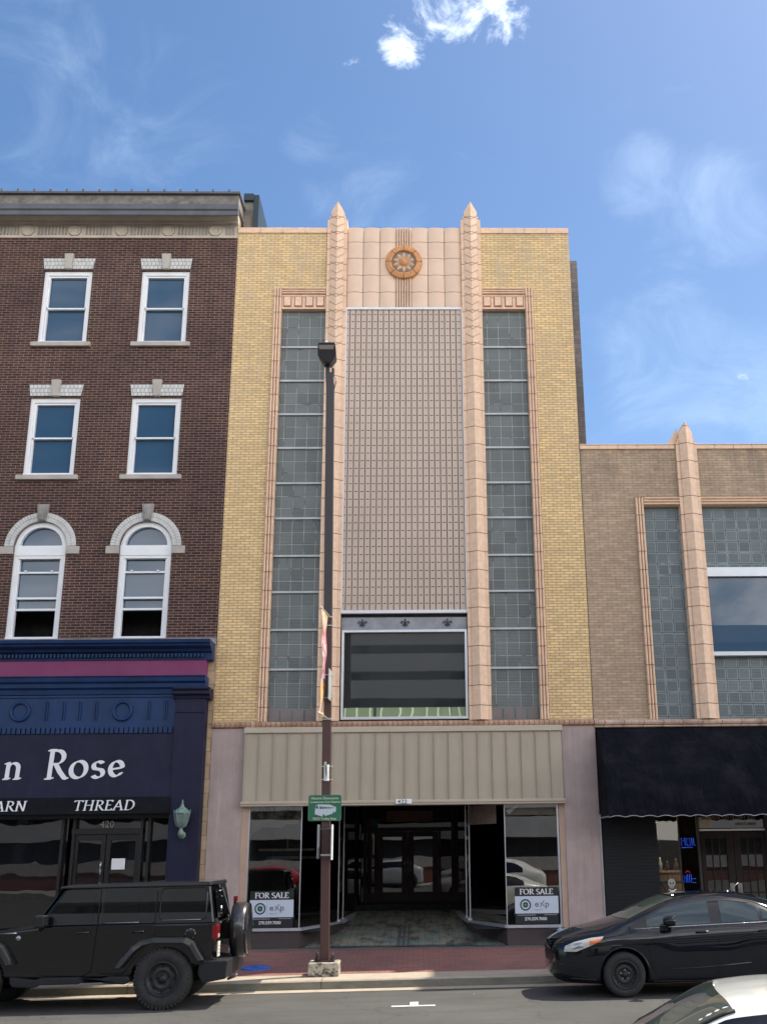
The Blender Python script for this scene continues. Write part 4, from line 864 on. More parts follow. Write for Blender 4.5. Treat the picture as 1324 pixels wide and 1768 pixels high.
# awning: curved canvas
m = MB(); xl, xr = 4.20, 10.48; N = 14; prof = []
for i in range(N+1):
    t = i/N; a = t*PI/2*.86
    prof.append((-.02-1.18*math.sin(a)/math.sin(PI/2*.86)*(1.0), 4.78-1.84*(1-math.cos(a))/(1-math.cos(PI/2*.86)) if False else 4.78-1.84*t**1.25))
prof = [(-.02-1.13*(1-(1-(i/N))**1.9), 4.78-1.84*(i/N)) for i in range(N+1)]
M_ = 60; rnd = random.Random(5)
V = []; F_ = []
for j in range(M_+1):
    x = xl+(xr-xl)*j/M_
    for i, (y, z) in enumerate(prof):
        s = math.sin(PI*i/N); sag = .030*math.sin(x*4.1+i*.35)*s+.014*math.sin(x*14.7+math.sin(x*3.1)*2)*(.4+.6*s)+.016*math.sin(x*9.3+i*.9+math.sin(x*2))*s+.010*math.sin(x*21-i*1.1)*s+.010*math.sin(i*1.7+x*1.3)*s
        V.append((x, y-sag, z))
n1 = N+1
for j in range(M_):
    for i in range(N): F_.append((j*n1+i, (j+1)*n1+i, (j+1)*n1+i+1, j*n1+i+1))
m.add(V, F_, 0, True)
m.add([(xl, y, z) for y, z in prof]+[(xl, -.02, 2.94)], [tuple(range(N+2))])
def canvas():
    t = NT('dusty_black_canvas'); v = t.pos(); n = t.noise(v, 1.6, 7, .7, (1, 1, 1.6)); n2 = t.noise(v, 30, 3)
    t.put(t.b.inputs['Base Color'], t.mix(t.ramp(n, .45, .75), (.004, .005, .009), (.018, .017, .022))); t.b.inputs['Roughness'].default_value = .9; t.b.inputs['Specular IOR Level'].default_value = .12; t.bump(t.math('ADD', t.noise(v, 3., 4, .6, (1.6, 1, .4)), t.math('MULTIPLY', n2, .1)), .9, .09); return t.m
CAN = canvas()
awn = m.build('awning', CAN, B, fix=False)
m = MB(); yv = prof[-1][0]; k = 120; P = []
for j in range(k+1):
    x = xl+(xr-xl)*j/k; P.append((x, 2.86+.022*abs(math.sin((x-xl)*PI/.33))*1.5))
for (a, za), (b, zb_) in zip(P, P[1:]): m.quad((a, yv, za), (b, yv, zb_), (b, yv, 2.94), (a, yv, 2.94))
k = 24; Q = [(yv+(-.02-yv)*j/k, 2.86+.033*abs(math.sin(j/k*PI*7))) for j in range(k+1)]
for (a, za), (b, zb_) in zip(Q, Q[1:]): m.quad((xl, a, za), (xl, b, zb_), (xl, b, 2.94), (xl, a, 2.94))
vl = m.build('valance', CAN, awn, fix=False)
m = MB(); m.tube([(x, yv-.006, z) for x, z in P], .0075, 5); m.tube([(xl-.006, y, z) for y, z in Q], .0075, 5); m.build('piping', mat('grey_piping', (.36, .38, .40), .6, var=0), awn)
# shop front
m = MB(); m.box(4.19, 5.40, .05, .45, .2, 4.7); m.build('dark_pier', DB, B)
m = MB(); m.box(4.178, 4.198, -.04, .1, .3, 2.95); m.build('metal_edge', SIL, B)
m = MB(); m.box(5.40, 10.48, .3, 1.9, .2, .56); m.box(5.40, 10.48, .32, .40, 3.05, 4.7); m.build('shop_base', BLK, B)
def post(x, y, z0, z1, w_=.045): MB().box(x-w_/2, x+w_/2, y-w_/2, y+w_/2, z0, z1).build('window_post', BRZD, B)
post(5.42, .30, .55, 3.05); post(5.98, .55, .55, 3.05, .03); post(6.50, .95, .4, 3.05, .06); post(8.05, .95, .4, 3.05, .10); post(8.35, .7, .4, 3.05, .05)
for (xa, ya), (xb, yb) in (((5.42, .30), (5.98, .55)), ((5.98, .55), (6.50, .95)), ((8.05, .95), (8.5, .6)), ((8.5, .6), (10.48, .3))):
    MB().quad((xa, ya, .56), (xb, yb, .56), (xb, yb, 3.05), (xa, ya, 3.05)).build('shop_window', MATS.get('distillery_glass') or glass('distillery_glass', ior=1.33, trans=.98, wav=.08), B, fix=False)
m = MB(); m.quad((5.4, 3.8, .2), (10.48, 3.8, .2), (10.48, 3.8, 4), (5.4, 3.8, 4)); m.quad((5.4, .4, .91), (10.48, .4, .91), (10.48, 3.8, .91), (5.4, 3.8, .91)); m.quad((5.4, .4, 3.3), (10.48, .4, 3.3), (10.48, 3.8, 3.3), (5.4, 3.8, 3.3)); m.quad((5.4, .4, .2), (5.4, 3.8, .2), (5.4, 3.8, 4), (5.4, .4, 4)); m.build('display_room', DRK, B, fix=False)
# transom and doors
m = MB(); m.box(6.53, 8.0, .93, 1.0, 2.60, 2.64); m.build('white_bar', LET, B)
m = MB(); m.quad((6.53, .97, 2.66), (8.0, .97, 2.66), (8.0, .97, 3.05), (6.53, .97, 3.05)); tr = m.build('transom', MATS['door_glass'], B, fix=False)
m = MB(); m.quad((6.55, .962, 2.66), (6.83, .962, 2.66), (6.83, .962, 2.90), (6.55, .962, 2.90)); m.build('cream_card', mat('cream_card', (.50, .46, .33), .7, var=.05), tr)
GLT = mat('dull_gold_letter', (.16, .10, .065), .5, var=0)
text('BRIGADE DISTILLERY INC', .125, 6.60, .955, 2.845, GLT, tr, 'lettering', sx=.86, bold=.003); text('DSP-KY-20037', .085, 7.36, .955, 2.715, GLT, tr, 'lettering', sx=.9, bold=.002)
for a, b in ((6.55, 7.27), (7.28, 8.0)):
    m = MB(); m.box(a, a+.09, .95, 1.0, .45, 2.58); m.box(b-.16 if a < 7 else b-.09, b, .95, 1.0, .45, 2.58); l = a+.09; r = b-.16 if a < 7 else b-.09
    if a > 7: m.box(a+.09, a+.14, .95, 1., .45, 2.58); l = a+.14
    m.box(l, r, .95, 1.0, 2.44, 2.58); m.box(l, r, .95, 1., .45, .8)
    nx = 3; xs_ = [l+(r-l)*k/nx for k in range(1, nx)]
    for x in xs_: m.box(x-.014, x+.014, .955, .99, .8, 2.44)
    for z in (1.3, 1.72, 2.10): m.box(l, r, .957, .988, z-.014, z+.014)
    dd = m.build('shop_door', mat('dark_brown_door', (.016, .009, .009), .5, spec=.3) if 'dark_brown_door' not in MATS else MATS['dark_brown_door'], B, bevel=.004)
    m = MB(); m.quad((l, .975, .8), (r, .975, .8), (r, .975, 2.44), (l, .975, 2.44)); m.build('pane', MATS['door_glass'], dd, fix=False)
    hx = b-.10 if a < 7 else a+.06
    m = MB(); m.box(hx-.05, hx+.05, .935, .948, 1.05, 1.50); m.tube([(hx, .93, 1.2), (hx, .89, 1.22), (hx, .89, 1.36), (hx, .93, 1.38)], .012, 6); m.build('push_plate', mat('dull_plate', (.26, .25, .25), .4, .5), dd)
# things behind the glass
bt = thing('whiskey_barrel', (5.78, .95, .91), 'wooden barrel with dark hoops standing behind the distillery window', 'barrel')
WOOD = brick('barrel_wood', (.26, .15, .085), (.20, .11, .06), (.05, .03, .02), .085, 9., .006, off=0.); HOOP = mat('hoop_iron', (.03, .03, .035), .5, .5)
m = MB(); m.lathe([(.27, .0), (.30, .15), (.33, .42), (.30, .70), (.27, .86), (.25, .86), (.25, .83), (0, .83)], (5.78, .95, .92), n=28); m.build('staves', WOOD, bt)
for z, r in ((.06, .287), (.22, .316), (.62, .315), (.80, .285)):
    m = MB(); m.lathe([(r, -.025), (r+.006, -.02), (r+.006, .02), (r, .025)], (5.78, .95, .92+z), n=28); m.build('hoop', HOOP, bt)
for k, (x, y, h, c) in enumerate(((5.60, .86, .30, (.42, .40, .34)), (5.74, .80, .22, (.05, .03, .02)), (5.96, .90, .28, (.10, .06, .04)))):
    m = MB(); m.lathe([(0, 0), (.045, 0), (.045, h*.6), (.018, h*.75), (.018, h), (0, h)], (x, y, 1.755), n=14)
    o = m.build('bottle', mat('bottle_glass_%d' % k, c, .2, var=0)); tag(o, ['pale squat bottle on the left of the barrel top behind glass', 'small dark bottle at the middle of the barrel top', 'brown bottle on the right of the barrel top behind glass'][k], 'bottle')
# skull decal, bulb, neon
k_ = thing('skull_sticker', (6.02, .55, 1.3), 'white skull sticker on the distillery window beside the barrel', 'sticker')
def onpane(x, z, off=.012):   # point on the first pane plane
    t = (x-5.42)/.56; return (x+off*.4, .30+.25*t-off, z)
m = MB(); P = [(.0, .26), (.07, .25), (.115, .19), (.115, .12), (.075, .08), (.07, .03), (.0, .02), (-.07, .03), (-.075, .08), (-.115, .12), (-.115, .19), (-.07, .25)]
m.add([onpane(5.72+a*.75, 1.40+b*.85) for a, b in P], [tuple(range(12))]); m.build('skull', mat('dull_white', (.34, .35, .35), .6), k_, fix=False)
m = MB()
for a, b, r in ((-.045, .15, .028), (.045, .15, .028), (0, .10, .013)): m.add([onpane(5.72+(a+r*math.cos(t))*.75, 1.40+(b+r*math.sin(t))*.85, .016) for t in [2*PI*i/12 for i in range(12)]], [tuple(range(12))])
for a in (-.04, -.013, .013, .04): m.add([onpane(5.72+(a-.004)*.75, 1.422, .016), onpane(5.72+(a+.004)*.75, 1.422, .016), onpane(5.72+(a+.004)*.75, 1.46, .016), onpane(5.72+(a-.004)*.75, 1.46, .016)], [(0, 1, 2, 3)])
m.build('skull_feature', SG, k_, fix=False)
m = MB()
for a, b in (((-.12, .0), (.10, -.07)), ((-.10, -.07), (.12, .0))):
    m.tube([onpane(5.72+a[0]*.75, 1.40+a[1]*.85, .02), onpane(5.72+b[0]*.75, 1.40+b[1]*.85, .02)], .014, 6)
m.build('crossbone', LET, k_)
lb = thing('light_bulb', (5.53, .8, 2.80), 'small warm glowing bulb hanging inside the distillery window', 'light bulb')
m = MB(); m.lathe([(0, -.05), (.022, -.04), (.030, -.01), (.018, .03), (.012, .05)], (5.53, .8, 2.80), n=14); m.build('glass', mat('lit_bulb', (.9, .7, .4), .5, var=0, emit=(1., .72, .32), es=6), lb)
m = MB(); m.tube([(5.53, .8, 2.85), (5.53, .8, 3.3)], .006, 6); m.lathe([(.014, .04), (.018, .09), (0, .1)], (5.53, .8, 2.80), n=10); m.build('cord', BLK, lb)
pl_ = bpy.data.lights.new('bulb_light', 'POINT'); pl_.energy = 7; pl_.color = (1, .72, .42); pl_.shadow_soft_size = .03; po_ = bpy.data.objects.new('bulb_light', pl_); COL.objects.link(po_); po_.location = (.05, -.02, -.09); po_.parent = lb
def neon(name, label, x, z, rows, cols_):
    s = thing(name, (x, .9, z), label, 'neon sign')
    for i, (pts, c) in enumerate(rows):
        m = MB(); m.tube([(x+a*.8, .95, z+b*.8) for a, b in pts], .0065, 6); m.build('neon_tube', cols_[c], s)
NB = mat('blue_neon', (.02, .06, .4), .4, var=0, emit=(.03, .12, 1.), es=.24); NR = mat('red_neon', (.3, .02, .04), .4, var=0, emit=(1., .05, .1), es=.16)
neon('neon_sign', 'blue lettered neon sign high behind the distillery window', 6.12, 2.30, [([(0, .0), (0, .2), (.05, .1), (.1, .2), (.1, 0)], 0), ([(.15, 0), (.15, .18), (.24, .18), (.24, 0), (.15, 0)], 0), ([(.29, 0), (.29, .2)], 0), ([(.34, .2), (.34, 0), (.40, 0)], 0), ([(.0, -.06), (.3, -.05)], 0)], [NB, NR])
neon('neon_sign', 'blue and red neon sign low behind the distillery window', 6.12, 1.52, [([(0, 0), (0, .17), (.06, .17), (.06, 0)], 0), ([(.1, 0), (.1, .22)], 0), ([(.15, 0), (.15, .22)], 0), ([(.2, .22), (.2, .0), (.32, 0)], 0), ([(.2, .1), (.33, .1)], 0), ([(.05, .26), (.12, .31), (.18, .26)], 1), ([(-.05, .05), (-.1, .12)], 0)], [NB, NR])
# taller building farther along the street, beyond the picture, that throws its shade on the kerb
C2 = thing('corner_building', (14, 0, 0), 'taller grey brick corner building beyond the right edge', 'building')
m = MB(); m.box(10.5, 30, .0, 3.0, 0, 17.35); m.build('brick_wall', RB, C2)
m = MB(); m.box(10.5, 30, -.25, .3, 17.35, 17.6); m.build('cornice', STN, C2)
C3 = thing('stone_building', (-20, 0, 0), 'weathered grey stone building beyond the left edge', 'building')
m = MB(); m.box(-30, -14.02, 0, 12, 0, 12); m.build('stone_wall', ROOFG, C3)
m = MB(); m.box(-30, -14.02, -.3, .3, 12, 12.4); m.build('cornice', STND, C3)
# ------------------------------------------------------------------ street lamp pole and what hangs on it
P_ = thing('street_lamp', (-1.38, -2.95, .15), 'tall dark square steel lamp post on a stained concrete block at the kerb', 'street lamp')
px_, py_ = -1.38, -2.92
def lean(z): return px_-.011*(z-.4)
m = MB(); m.box(-1.66, -1.11, -3.18, -2.62, .08, .375); blk = m.build('concrete_base', POLB, P_, bevel=.02)
m = MB(); m.box(-1.56, -1.20, -3.08, -2.76, .376, .40); m.build('base_plate', BRZ, P_)
for sx in (-1, 1):
    for sy in (-1, 1):
        m = MB(); x = -1.38+sx*.14; y = py_+sy*.115; m.tube([(x, y, .40), (x, y, .52)], .014, 8); m.lathe([(.0, .025), (.028, .025), (.028, 0)], (x, y, .42), n=6, smooth=False); m.build('anchor_bolt', BRZD, P_)
m = MB(); a = .082; zt = 11.67
V = [(lean(z)+sx*a, py_+sy*a, z) for z in (.40, zt) for sx, sy in ((-1, -1), (1, -1), (1, 1), (-1, 1))]
m.add(V, [(0, 1, 5, 4), (1, 2, 6, 5), (2, 3, 7, 6), (3, 0, 4, 7), (4, 5, 6, 7)]); m.build('pole', POLE, P_, bevel=.012)
m = MB(); lx = lean(12)
m.add([(lx-.082, py_-.085, 11.62), (lx+.085, py_-.085, 11.62), (lx+.06, py_-.09, 11.92), (lx-.10, py_-.09, 11.92), (lx-.082, py_+.085, 11.62), (lx+.085, py_+.085, 11.62), (lx+.06, py_+.08, 11.92), (lx-.10, py_+.08, 11.92)], [(0, 1, 2, 3), (5, 4, 7, 6), (1, 5, 6, 2), (4, 0, 3, 7), (3, 2, 6, 7)])
m.box(lx-.10, lx-.02, py_-.07, py_+.07, 11.87, 12.09); m.box(lx+.03, lx+.08, py_-.05, py_+.05, 11.87, 12.03); m.tube([(lx+.09, py_-.05, 11.55), (lx+.125, py_-.07, 11.69), (lx+.10, py_-.06, 11.81)], .012, 6); m.build('mounting_bracket', BRZD, P_, bevel=.006)
# flood head: a tapered box facing the street
m = MB(); cx = lx-.05; zb0 = 12.06
front = [(-.08, 0), (.08, 0), (.19, .16), (.175, .38), (.16, .43), (-.175, .43), (-.195, .38), (-.20, .16)]
yf, yb = py_-.42, py_+.10
V = [(cx+x, yf+.12*(1-z/.46)*1.4, zb0+z*.92) for x, z in front]+[(cx+x*.9, yb, zb0+z*.9+.04) for x, z in front]; n = len(front)
m.add(V, [tuple(range(n)), tuple(range(2*n-1, n-1, -1))]+[(i, (i+1) % n, n+(i+1) % n, n+i) for i in range(n)]); hd = m.build('lamp_head', mat('lamp_black', (.018, .017, .022), .4, var=.1), P_, bevel=.012)
m = MB(); yy = lambda z: yf+.12*(1-z/.46)*1.4-.006
q = [(-.16, .28), (.13, .28), (.15, .37), (-.175, .37)]
m.add([(cx+x, yy(z), zb0+z*.92) for x, z in q], [(0, 1, 2, 3)]); m.build('lens', glass('lens_glass', (.20, .185, .17), 1.5, rough=.25), hd, fix=False)
m = MB(); m.box(cx-.03, cx+.03, yf-.01, yf+.02, zb0+.385, zb0+.42); m.build('latch', SIL, hd)
# clamps on the pole
SGN = mat('sign_green', (.02, .135, .075), .4, var=.06, vs=4); CRM = mat('sign_cream', (.50, .56, .42), .5, var=0); SILB = mat('pale_aluminium', (.55, .60, .58), .4, .3, var=.08)
def clamp(z, parent, yoff=0):
    m = MB(); x = lean(z); m.box(x-.09, x+.11, py_-.096, py_-.083, z-.008, z+.008); m.box(x+.083, x+.096, py_-.09, py_+.09, z-.008, z+.008); m.tube([(x+.10, py_-.09, z), (x+.125, py_-.10, z)], .009, 6); return m.build('clamp', SILB, parent)
# green stop sign
S = thing('stop_sign', (-1.42, -3.06, 2.8), 'green transit stop sign with a white trolley bus picture on the lamp post', 'sign')
m = MB(); x0, x1, z0, z1 = -1.73, -1.115, 2.81, 3.275; r = .035; P = []
for cx2, cz, a0 in ((x1-r, z1-r, 0), (x0+r, z1-r, 90), (x0+r, z0+r, 180), (x1-r, z0+r, 270)): P += arc(cx2, cz, r, r, a0, a0+90, 4)
m.prism(P, 'y', -3.06, -3.055); m.build('plate', SGN, S)
m = MB(); P2 = [(x*.975+(x0+x1)/2*.025, z*.97+(z0+z1)/2*.03) for x, z in P]; n = len(P)
for i in range(n):
    j = (i+1) % n; m.quad((P[i][0], -3.0615, P[i][1]), (P[j][0], -3.0615, P[j][1]), (P2[j][0], -3.0615, P2[j][1]), (P2[i][0], -3.0615, P2[i][1]))
m.build('rim', mat('sign_rim', (.10, .24, .15), .4, var=0), S, fix=False)
text('Historic Downtown', .062, -1.425, -3.0635, 3.195, CRM, S, 'lettering', 'CENTER', 1.02, .0015); text('Lowertown Arts District', .056, -1.42, -3.0635, 3.13, CRM, S, 'lettering', 'CENTER', .98, .0012); text('PATS Trolley Stop', .056, -1.425, -3.0635, 2.83, CRM, S, 'lettering', 'CENTER', 1.02, .0012)
m = MB(); BUS = mat('bus_white', (.48, .56, .60), .5, var=.08, vs=30); BUD = mat('bus_dark', (.07, .08, .12), .4, var=.1)
m.add([(-1.605, -3.063, 2.93), (-1.46, -3.063, 2.885), (-1.25, -3.063, 2.945), (-1.215, -3.063, 2.985), (-1.215, -3.063, 3.055), (-1.33, -3.063, 3.10), (-1.54, -3.063, 3.105), (-1.60, -3.063, 3.075)], [tuple(range(8))]); bp = m.build('bus_picture', BUS, S, fix=False)
m = MB(); y = -3.0642; m.add([(-1.585, y, 3.03), (-1.545, y, 3.025), (-1.545, y, 3.085), (-1.585, y, 3.075)], [(0, 1, 2, 3)]); m.add([(-1.605, y, 3.035), (-1.59, y, 3.032), (-1.59, y, 3.075), (-1.603, y, 3.072)], [(0, 1, 2, 3)])
for k in range(6): a = -1.52+k*.047; m.add([(a, y, 3.022+k*.002), (a+.038, y, 3.022+k*.002), (a+.038, y, 3.066-k*.004), (a, y, 3.068-k*.004)], [(0, 1, 2, 3)])
for a, b, r in ((-1.44, 2.905, .024), (-1.26, 2.955, .017)): m.add([(a+r*math.cos(t)*.8, y-.0003, b+r*math.sin(t)) for t in [2*PI*i/12 for i in range(12)]], [tuple(range(12))])
m.add([(-1.60, y, 2.885), (-1.50, y, 2.875), (-1.47, y, 2.885), (-1.60, y, 2.925)], [(0, 1, 2, 3)]); m.build('bus_detail', BUD, bp, fix=False)
clamp(3.0, S)
# edge-on street signs, a pair below, one above, small white plate
def edge_sign(label, x, z0, z1, m_, tw=0., y0=-3.35, y1=-2.95):
    s = thing('edge_sign', (x, -3.0, z0), label, 'sign'); mm = MB(); mm.add([(x-.008-tw, y0, z0), (x+.008-tw, y0, z0), (x+.008+tw, y1, z0), (x-.008+tw, y1, z0), (x-.008-tw, y0, z1), (x+.008-tw, y0, z1), (x+.008+tw, y1, z1), (x-.008+tw, y1, z1)], [(0, 3, 2, 1), (4, 5, 6, 7), (0, 1, 5, 4), (1, 2, 6, 5), (2, 3, 7, 6), (3, 0, 4, 7)]); mm.build('plate', m_, s); clamp(z0+(z1-z0)*.12, s); clamp(z0+(z1-z0)*.88, s)
edge_sign('dull grey edge-on sign on the left side of the lamp post', -1.515, 2.14, 2.74, mat('grey_sign_back', (.20, .22, .24), .5), .004)
edge_sign('bright white edge-on sign on the right side of the lamp post', -1.268, 2.12, 2.74, mat('white_sign_face', (.72, .80, .78), .5), -.004)
edge_sign('narrow edge-on sign on the lamp post beside the banner', -1.365, 5.02, 5.60, SILB, .008)
w_ = thing('white_plate', (-1.40, -3.03, 3.5), 'small curled white plate strapped to the lamp post above the green sign', 'plate')
m = MB(); N = 8
for i in range(N):
    a, b = i/N, (i+1)/N; f = lambda t: (-1.455+.10*t, -3.035-.03*math.sin(PI*t), 0)
    pa, pb = f(a), f(b); m.quad((pa[0], pa[1], 3.53), (pb[0], pb[1], 3.53), (pb[0], pb[1], 3.83), (pa[0], pa[1], 3.83))
m.prism([(-1.45, 3.82), (-1.41, 3.82), (-1.41, 3.87), (-1.43, 3.89), (-1.45, 3.87)], 'y', -3.05, -3.04); m.build('sheet', mat('white_sheet', (.74, .76, .72), .6, var=.1, vs=9), w_, fix=False)
m = MB(); m.tube([(-1.43, -3.075, 3.88), (-1.415, -3.08, 3.78), (-1.405, -3.08, 3.68), (-1.40, -3.075, 3.58)], [.004, .012, .011, .003], 6); m.build('dark_streak', BRZD, w_); clamp(3.56, w_); clamp(3.80, w_)
# banner, furled by the wind, seen nearly edge on
b_ = thing('street_banner', (-1.5, -3.1, 4.7), 'colourful yellow and pink banner seen edge-on along the lamp post', 'banner')
def bannermat():
    t = NT('banner_cloth'); p = t.new('ShaderNodeSeparateXYZ'); t.l.new(t.pos(), p.inputs[0]); n = t.noise(t.pos(), 7, 5, .6, (1, 1, .7)); n2 = t.noise(t.pos(), 4.2, 3, .6)
    z = p.outputs[2]; c = t.mix(t.ramp(n, .47, .5), (.62, .34, .06), (.62, .50, .42)); mid = t.mix(t.ramp(n, .48, .52), (.48, .14, .18), (.60, .56, .54)); mid = t.mix(t.ramp(n2, .56, .6), mid, (.10, .12, .22))
    f = t.math('MULTIPLY', t.ramp(z, 5.28, 5.4), t.ramp(z, 6.45, 6.3)); c = t.mix(f, c, mid); t.put(t.b.inputs['Base Color'], c); t.b.inputs['Roughness'].default_value = .7; return t.m
m = MB(); N, K = 40, 6; V = []
for i in range(N+1):
    t = i/N; z = 4.70+t*1.98
    for k in range(K+1):
        u = k/K; x = -1.462-.03*u-.012*math.sin(t*17+u*3)-.018*math.sin(t*6+2)*u+.02*(t-.5); y = -3.05-.62*u
        V.append((x, y, z+.02*u))
m.add(V, [(i*(K+1)+k, i*(K+1)+k+1, (i+1)*(K+1)+k+1, (i+1)*(K+1)+k) for i in range(N) for k in range(K)], 0, True); m.build('cloth', bannermat(), b_, fix=False)
for z in (4.70, 6.69):
    m = MB(); m.tube([(-1.42, -3.0, z), (-1.53, -3.72, z+.03)], .014, 8); m.box(lean(z)-.09, lean(z)+.10, py_-.10, py_-.083, z-.03, z-.012); m.box(lean(z)-.03, lean(z)+.09, py_-.11, py_-.083, z-.2 if z > 5 else z-.012, z-.185 if z > 5 else z+.003); m.build('banner_arm', SILB, b_)
# ------------------------------------------------------------------ cars
CPB = NT('black_car_paint'); b = CPB.b; b.inputs['Base Color'].default_value = (.004, .0045, .006, 1); b.inputs['Roughness'].default_value = .5; b.inputs['Specular IOR Level'].default_value = .0; b.inputs['Coat Weight'].default_value = 1.; b.inputs['Coat IOR'].default_value = 1.62; b.inputs['Coat Roughness'].default_value = .015
CPB.bump(CPB.noise(CPB.pos(True), 1.7, 2, .4), .06, .02)
CPB = CPB.m
def paint(name, col, rough=.3, wav=.05):
    t = NT(name); n = t.noise(t.pos(True), 5, 5); t.put(t.b.inputs['Base Color'], t.mix(t.ramp(n, .3, .7), tuple(x*.92 for x in col), tuple(x*1.05 for x in col))); t.b.inputs['Roughness'].default_value = rough
    t.b.inputs['Coat Weight'].default_value = 1.; t.b.inputs['Coat Roughness'].default_value = .03; t.bump(t.noise(t.pos(True), 1.7, 2, .4), wav, .02); return t.m
CPD = paint('dark_car_paint', (.006, .008, .012), .5); CPD.node_tree.nodes['Principled BSDF'].inputs['Specular IOR Level'].default_value = .0; CPD.node_tree.nodes['Principled BSDF'].inputs['Coat IOR'].default_value = 1.5; CPW = paint('white_car_paint', (.76, .78, .73))
RUB = mat('tyre_rubber', (.022, .022, .023), .8, var=.25, vs=9, obj=True, bump=.4, bs=60); RIMB = mat('black_steel_rim', (.020, .021, .024), .45, .3, var=.2, obj=True, vs=9); PLB = mat('black_plastic', (.016, .017, .020), .6, spec=.3, var=.15, obj=True, vs=6, bump=.1, bs=200)
CHR = mat('chrome', (.75, .76, .78), .12, 1., var=0); HLG = glass('headlamp_glass', (.50, .50, .46), 1.5, rough=.05); AMB = mat('amber_lens', (.75, .18, .05), .25, var=0); REDL = mat('red_lens', (.20, .008, .014), .2, var=0); CLR = mat('clear_lens', (.5, .48, .45), .2, var=0)
SILR = mat('silver_rim', (.35, .36, .38), .3, .8, var=.05)

def interp(xs, ys, x):
    if x <= xs[0]: return ys[0]
    if x >= xs[-1]: return ys[-1]
    for i in range(len(xs)-1):
        if x <= xs[i+1]:
            h = xs[i+1]-xs[i]; t = (x-xs[i])/h
            def sl(k):
                if k == 0: return (ys[1]-ys[0])/(xs[1]-xs[0])
                if k == len(xs)-1: return (ys[-1]-ys[-2])/(xs[-1]-xs[-2])
                a = (ys[k]-ys[k-1])/(xs[k]-xs[k-1]); b = (ys[k+1]-ys[k])/(xs[k+1]-xs[k])
                return 0 if a*b <= 0 else 2*a*b/(a+b)
            m0, m1 = sl(i)*h, sl(i+1)*h
            return (2*t**3-3*t*t+1)*ys[i]+(t**3-2*t*t+t)*m0+(-2*t**3+3*t*t)*ys[i+1]+(t**3-t*t)*m1
class Car:
    """body lofted from nose (u=0) to tail along u; v is the half width; car heads to -x"""
    def __init__(s, U, levels): s.U = U; s.L = levels    # levels: list of (ylist, zlist) from sill to roof centre
    def ring(s, u):
        return [(interp(s.U, ys, u), interp(s.U, zs_, u)) for ys, zs_ in s.L]
    def dense(s, u, k=4):
        R = s.ring(u); out = []; n = len(R); ts = list(range(n)); Y = [r[0] for r in R]; Z = [r[1] for r in R]
        for i in range(n-1):
            for j in range(k): t = i+j/k; out.append((interp(ts, Y, t), interp(ts, Z, t)))
        out.append(R[-1]); return out
    def body(s, nu=70, k=4):
        us = [s.U[0]+(s.U[-1]-s.U[0])*i/nu for i in range(nu+1)]; V = []; F_ = []
        for u in us:
            R = s.dense(u, k); full = [(-y, z) for y, z in R]+[(y, z) for y, z in R[-2::-1]]
            V += [(u, y, z) for y, z in full]; n = len(full)
        for i in range(nu):
            for j in range(n-1): F_.append((i*n+j, (i+1)*n+j, (i+1)*n+j+1, i*n+j+1))
            F_.append((i*n+n-1, (i+1)*n+n-1, (i+1)*n, i*n))
        F_.append(tuple(range(n))[::-1]); F_.append(tuple(nu*n+j for j in range(n)))
        return V, F_
    def yside(s, u, z, k=4):
        R = s.dense(u, k)
        for (ya, za), (yb, zb_) in zip(R, R[1:]):
            if za <= z <= zb_ and zb_ > za: return ya+(yb-ya)*(z-za)/(zb_-za)
        return R[-1][0]
    def ztop(s, u, y, k=4):
        R = s.dense(u, k)
        for (ya, za), (yb, zb_) in list(zip(R, R[1:]))[::-1]:
            if min(ya, yb) <= abs(y) <= max(ya, yb) and ya > yb: return za+(zb_-za)*(abs(y)-ya)/(yb-ya)
        return R[-1][1]
def boolean(o, cutters):
    for c in cutters:
        m = o.modifiers.new('b', 'BOOLEAN'); m.operation = 'DIFFERENCE'; m.solver = 'EXACT'; m.object = c
    dg = bpy.context.evaluated_depsgraph_get(); me = bpy.data.meshes.new_from_object(o.evaluated_get(dg)); o.modifiers.clear(); old = o.data; nm = old.name; o.data = me; bpy.data.meshes.remove(old); me.name = nm
    for c in cutters: bpy.data.objects.remove(c)
def local(parent): return lambda *p: p
class Frame:
    """car frame: local (u, v, z) -> world, v>0 is the side facing the camera"""
    def __init__(s, x, y, half, z=0., slope=.01): s.x = x; s.y = y; s.h = half; s.z = z; s.s = slope
    def __call__(s, u, v, z): return (s.x+u, s.y+s.h-v, z+s.s*(s.x+u)+s.z)
def fr_build(mb, fr, name, m, parent, **k):
    mb.v = [fr(*v) for v in mb.v]; return mb.build(name, m, parent, **k)
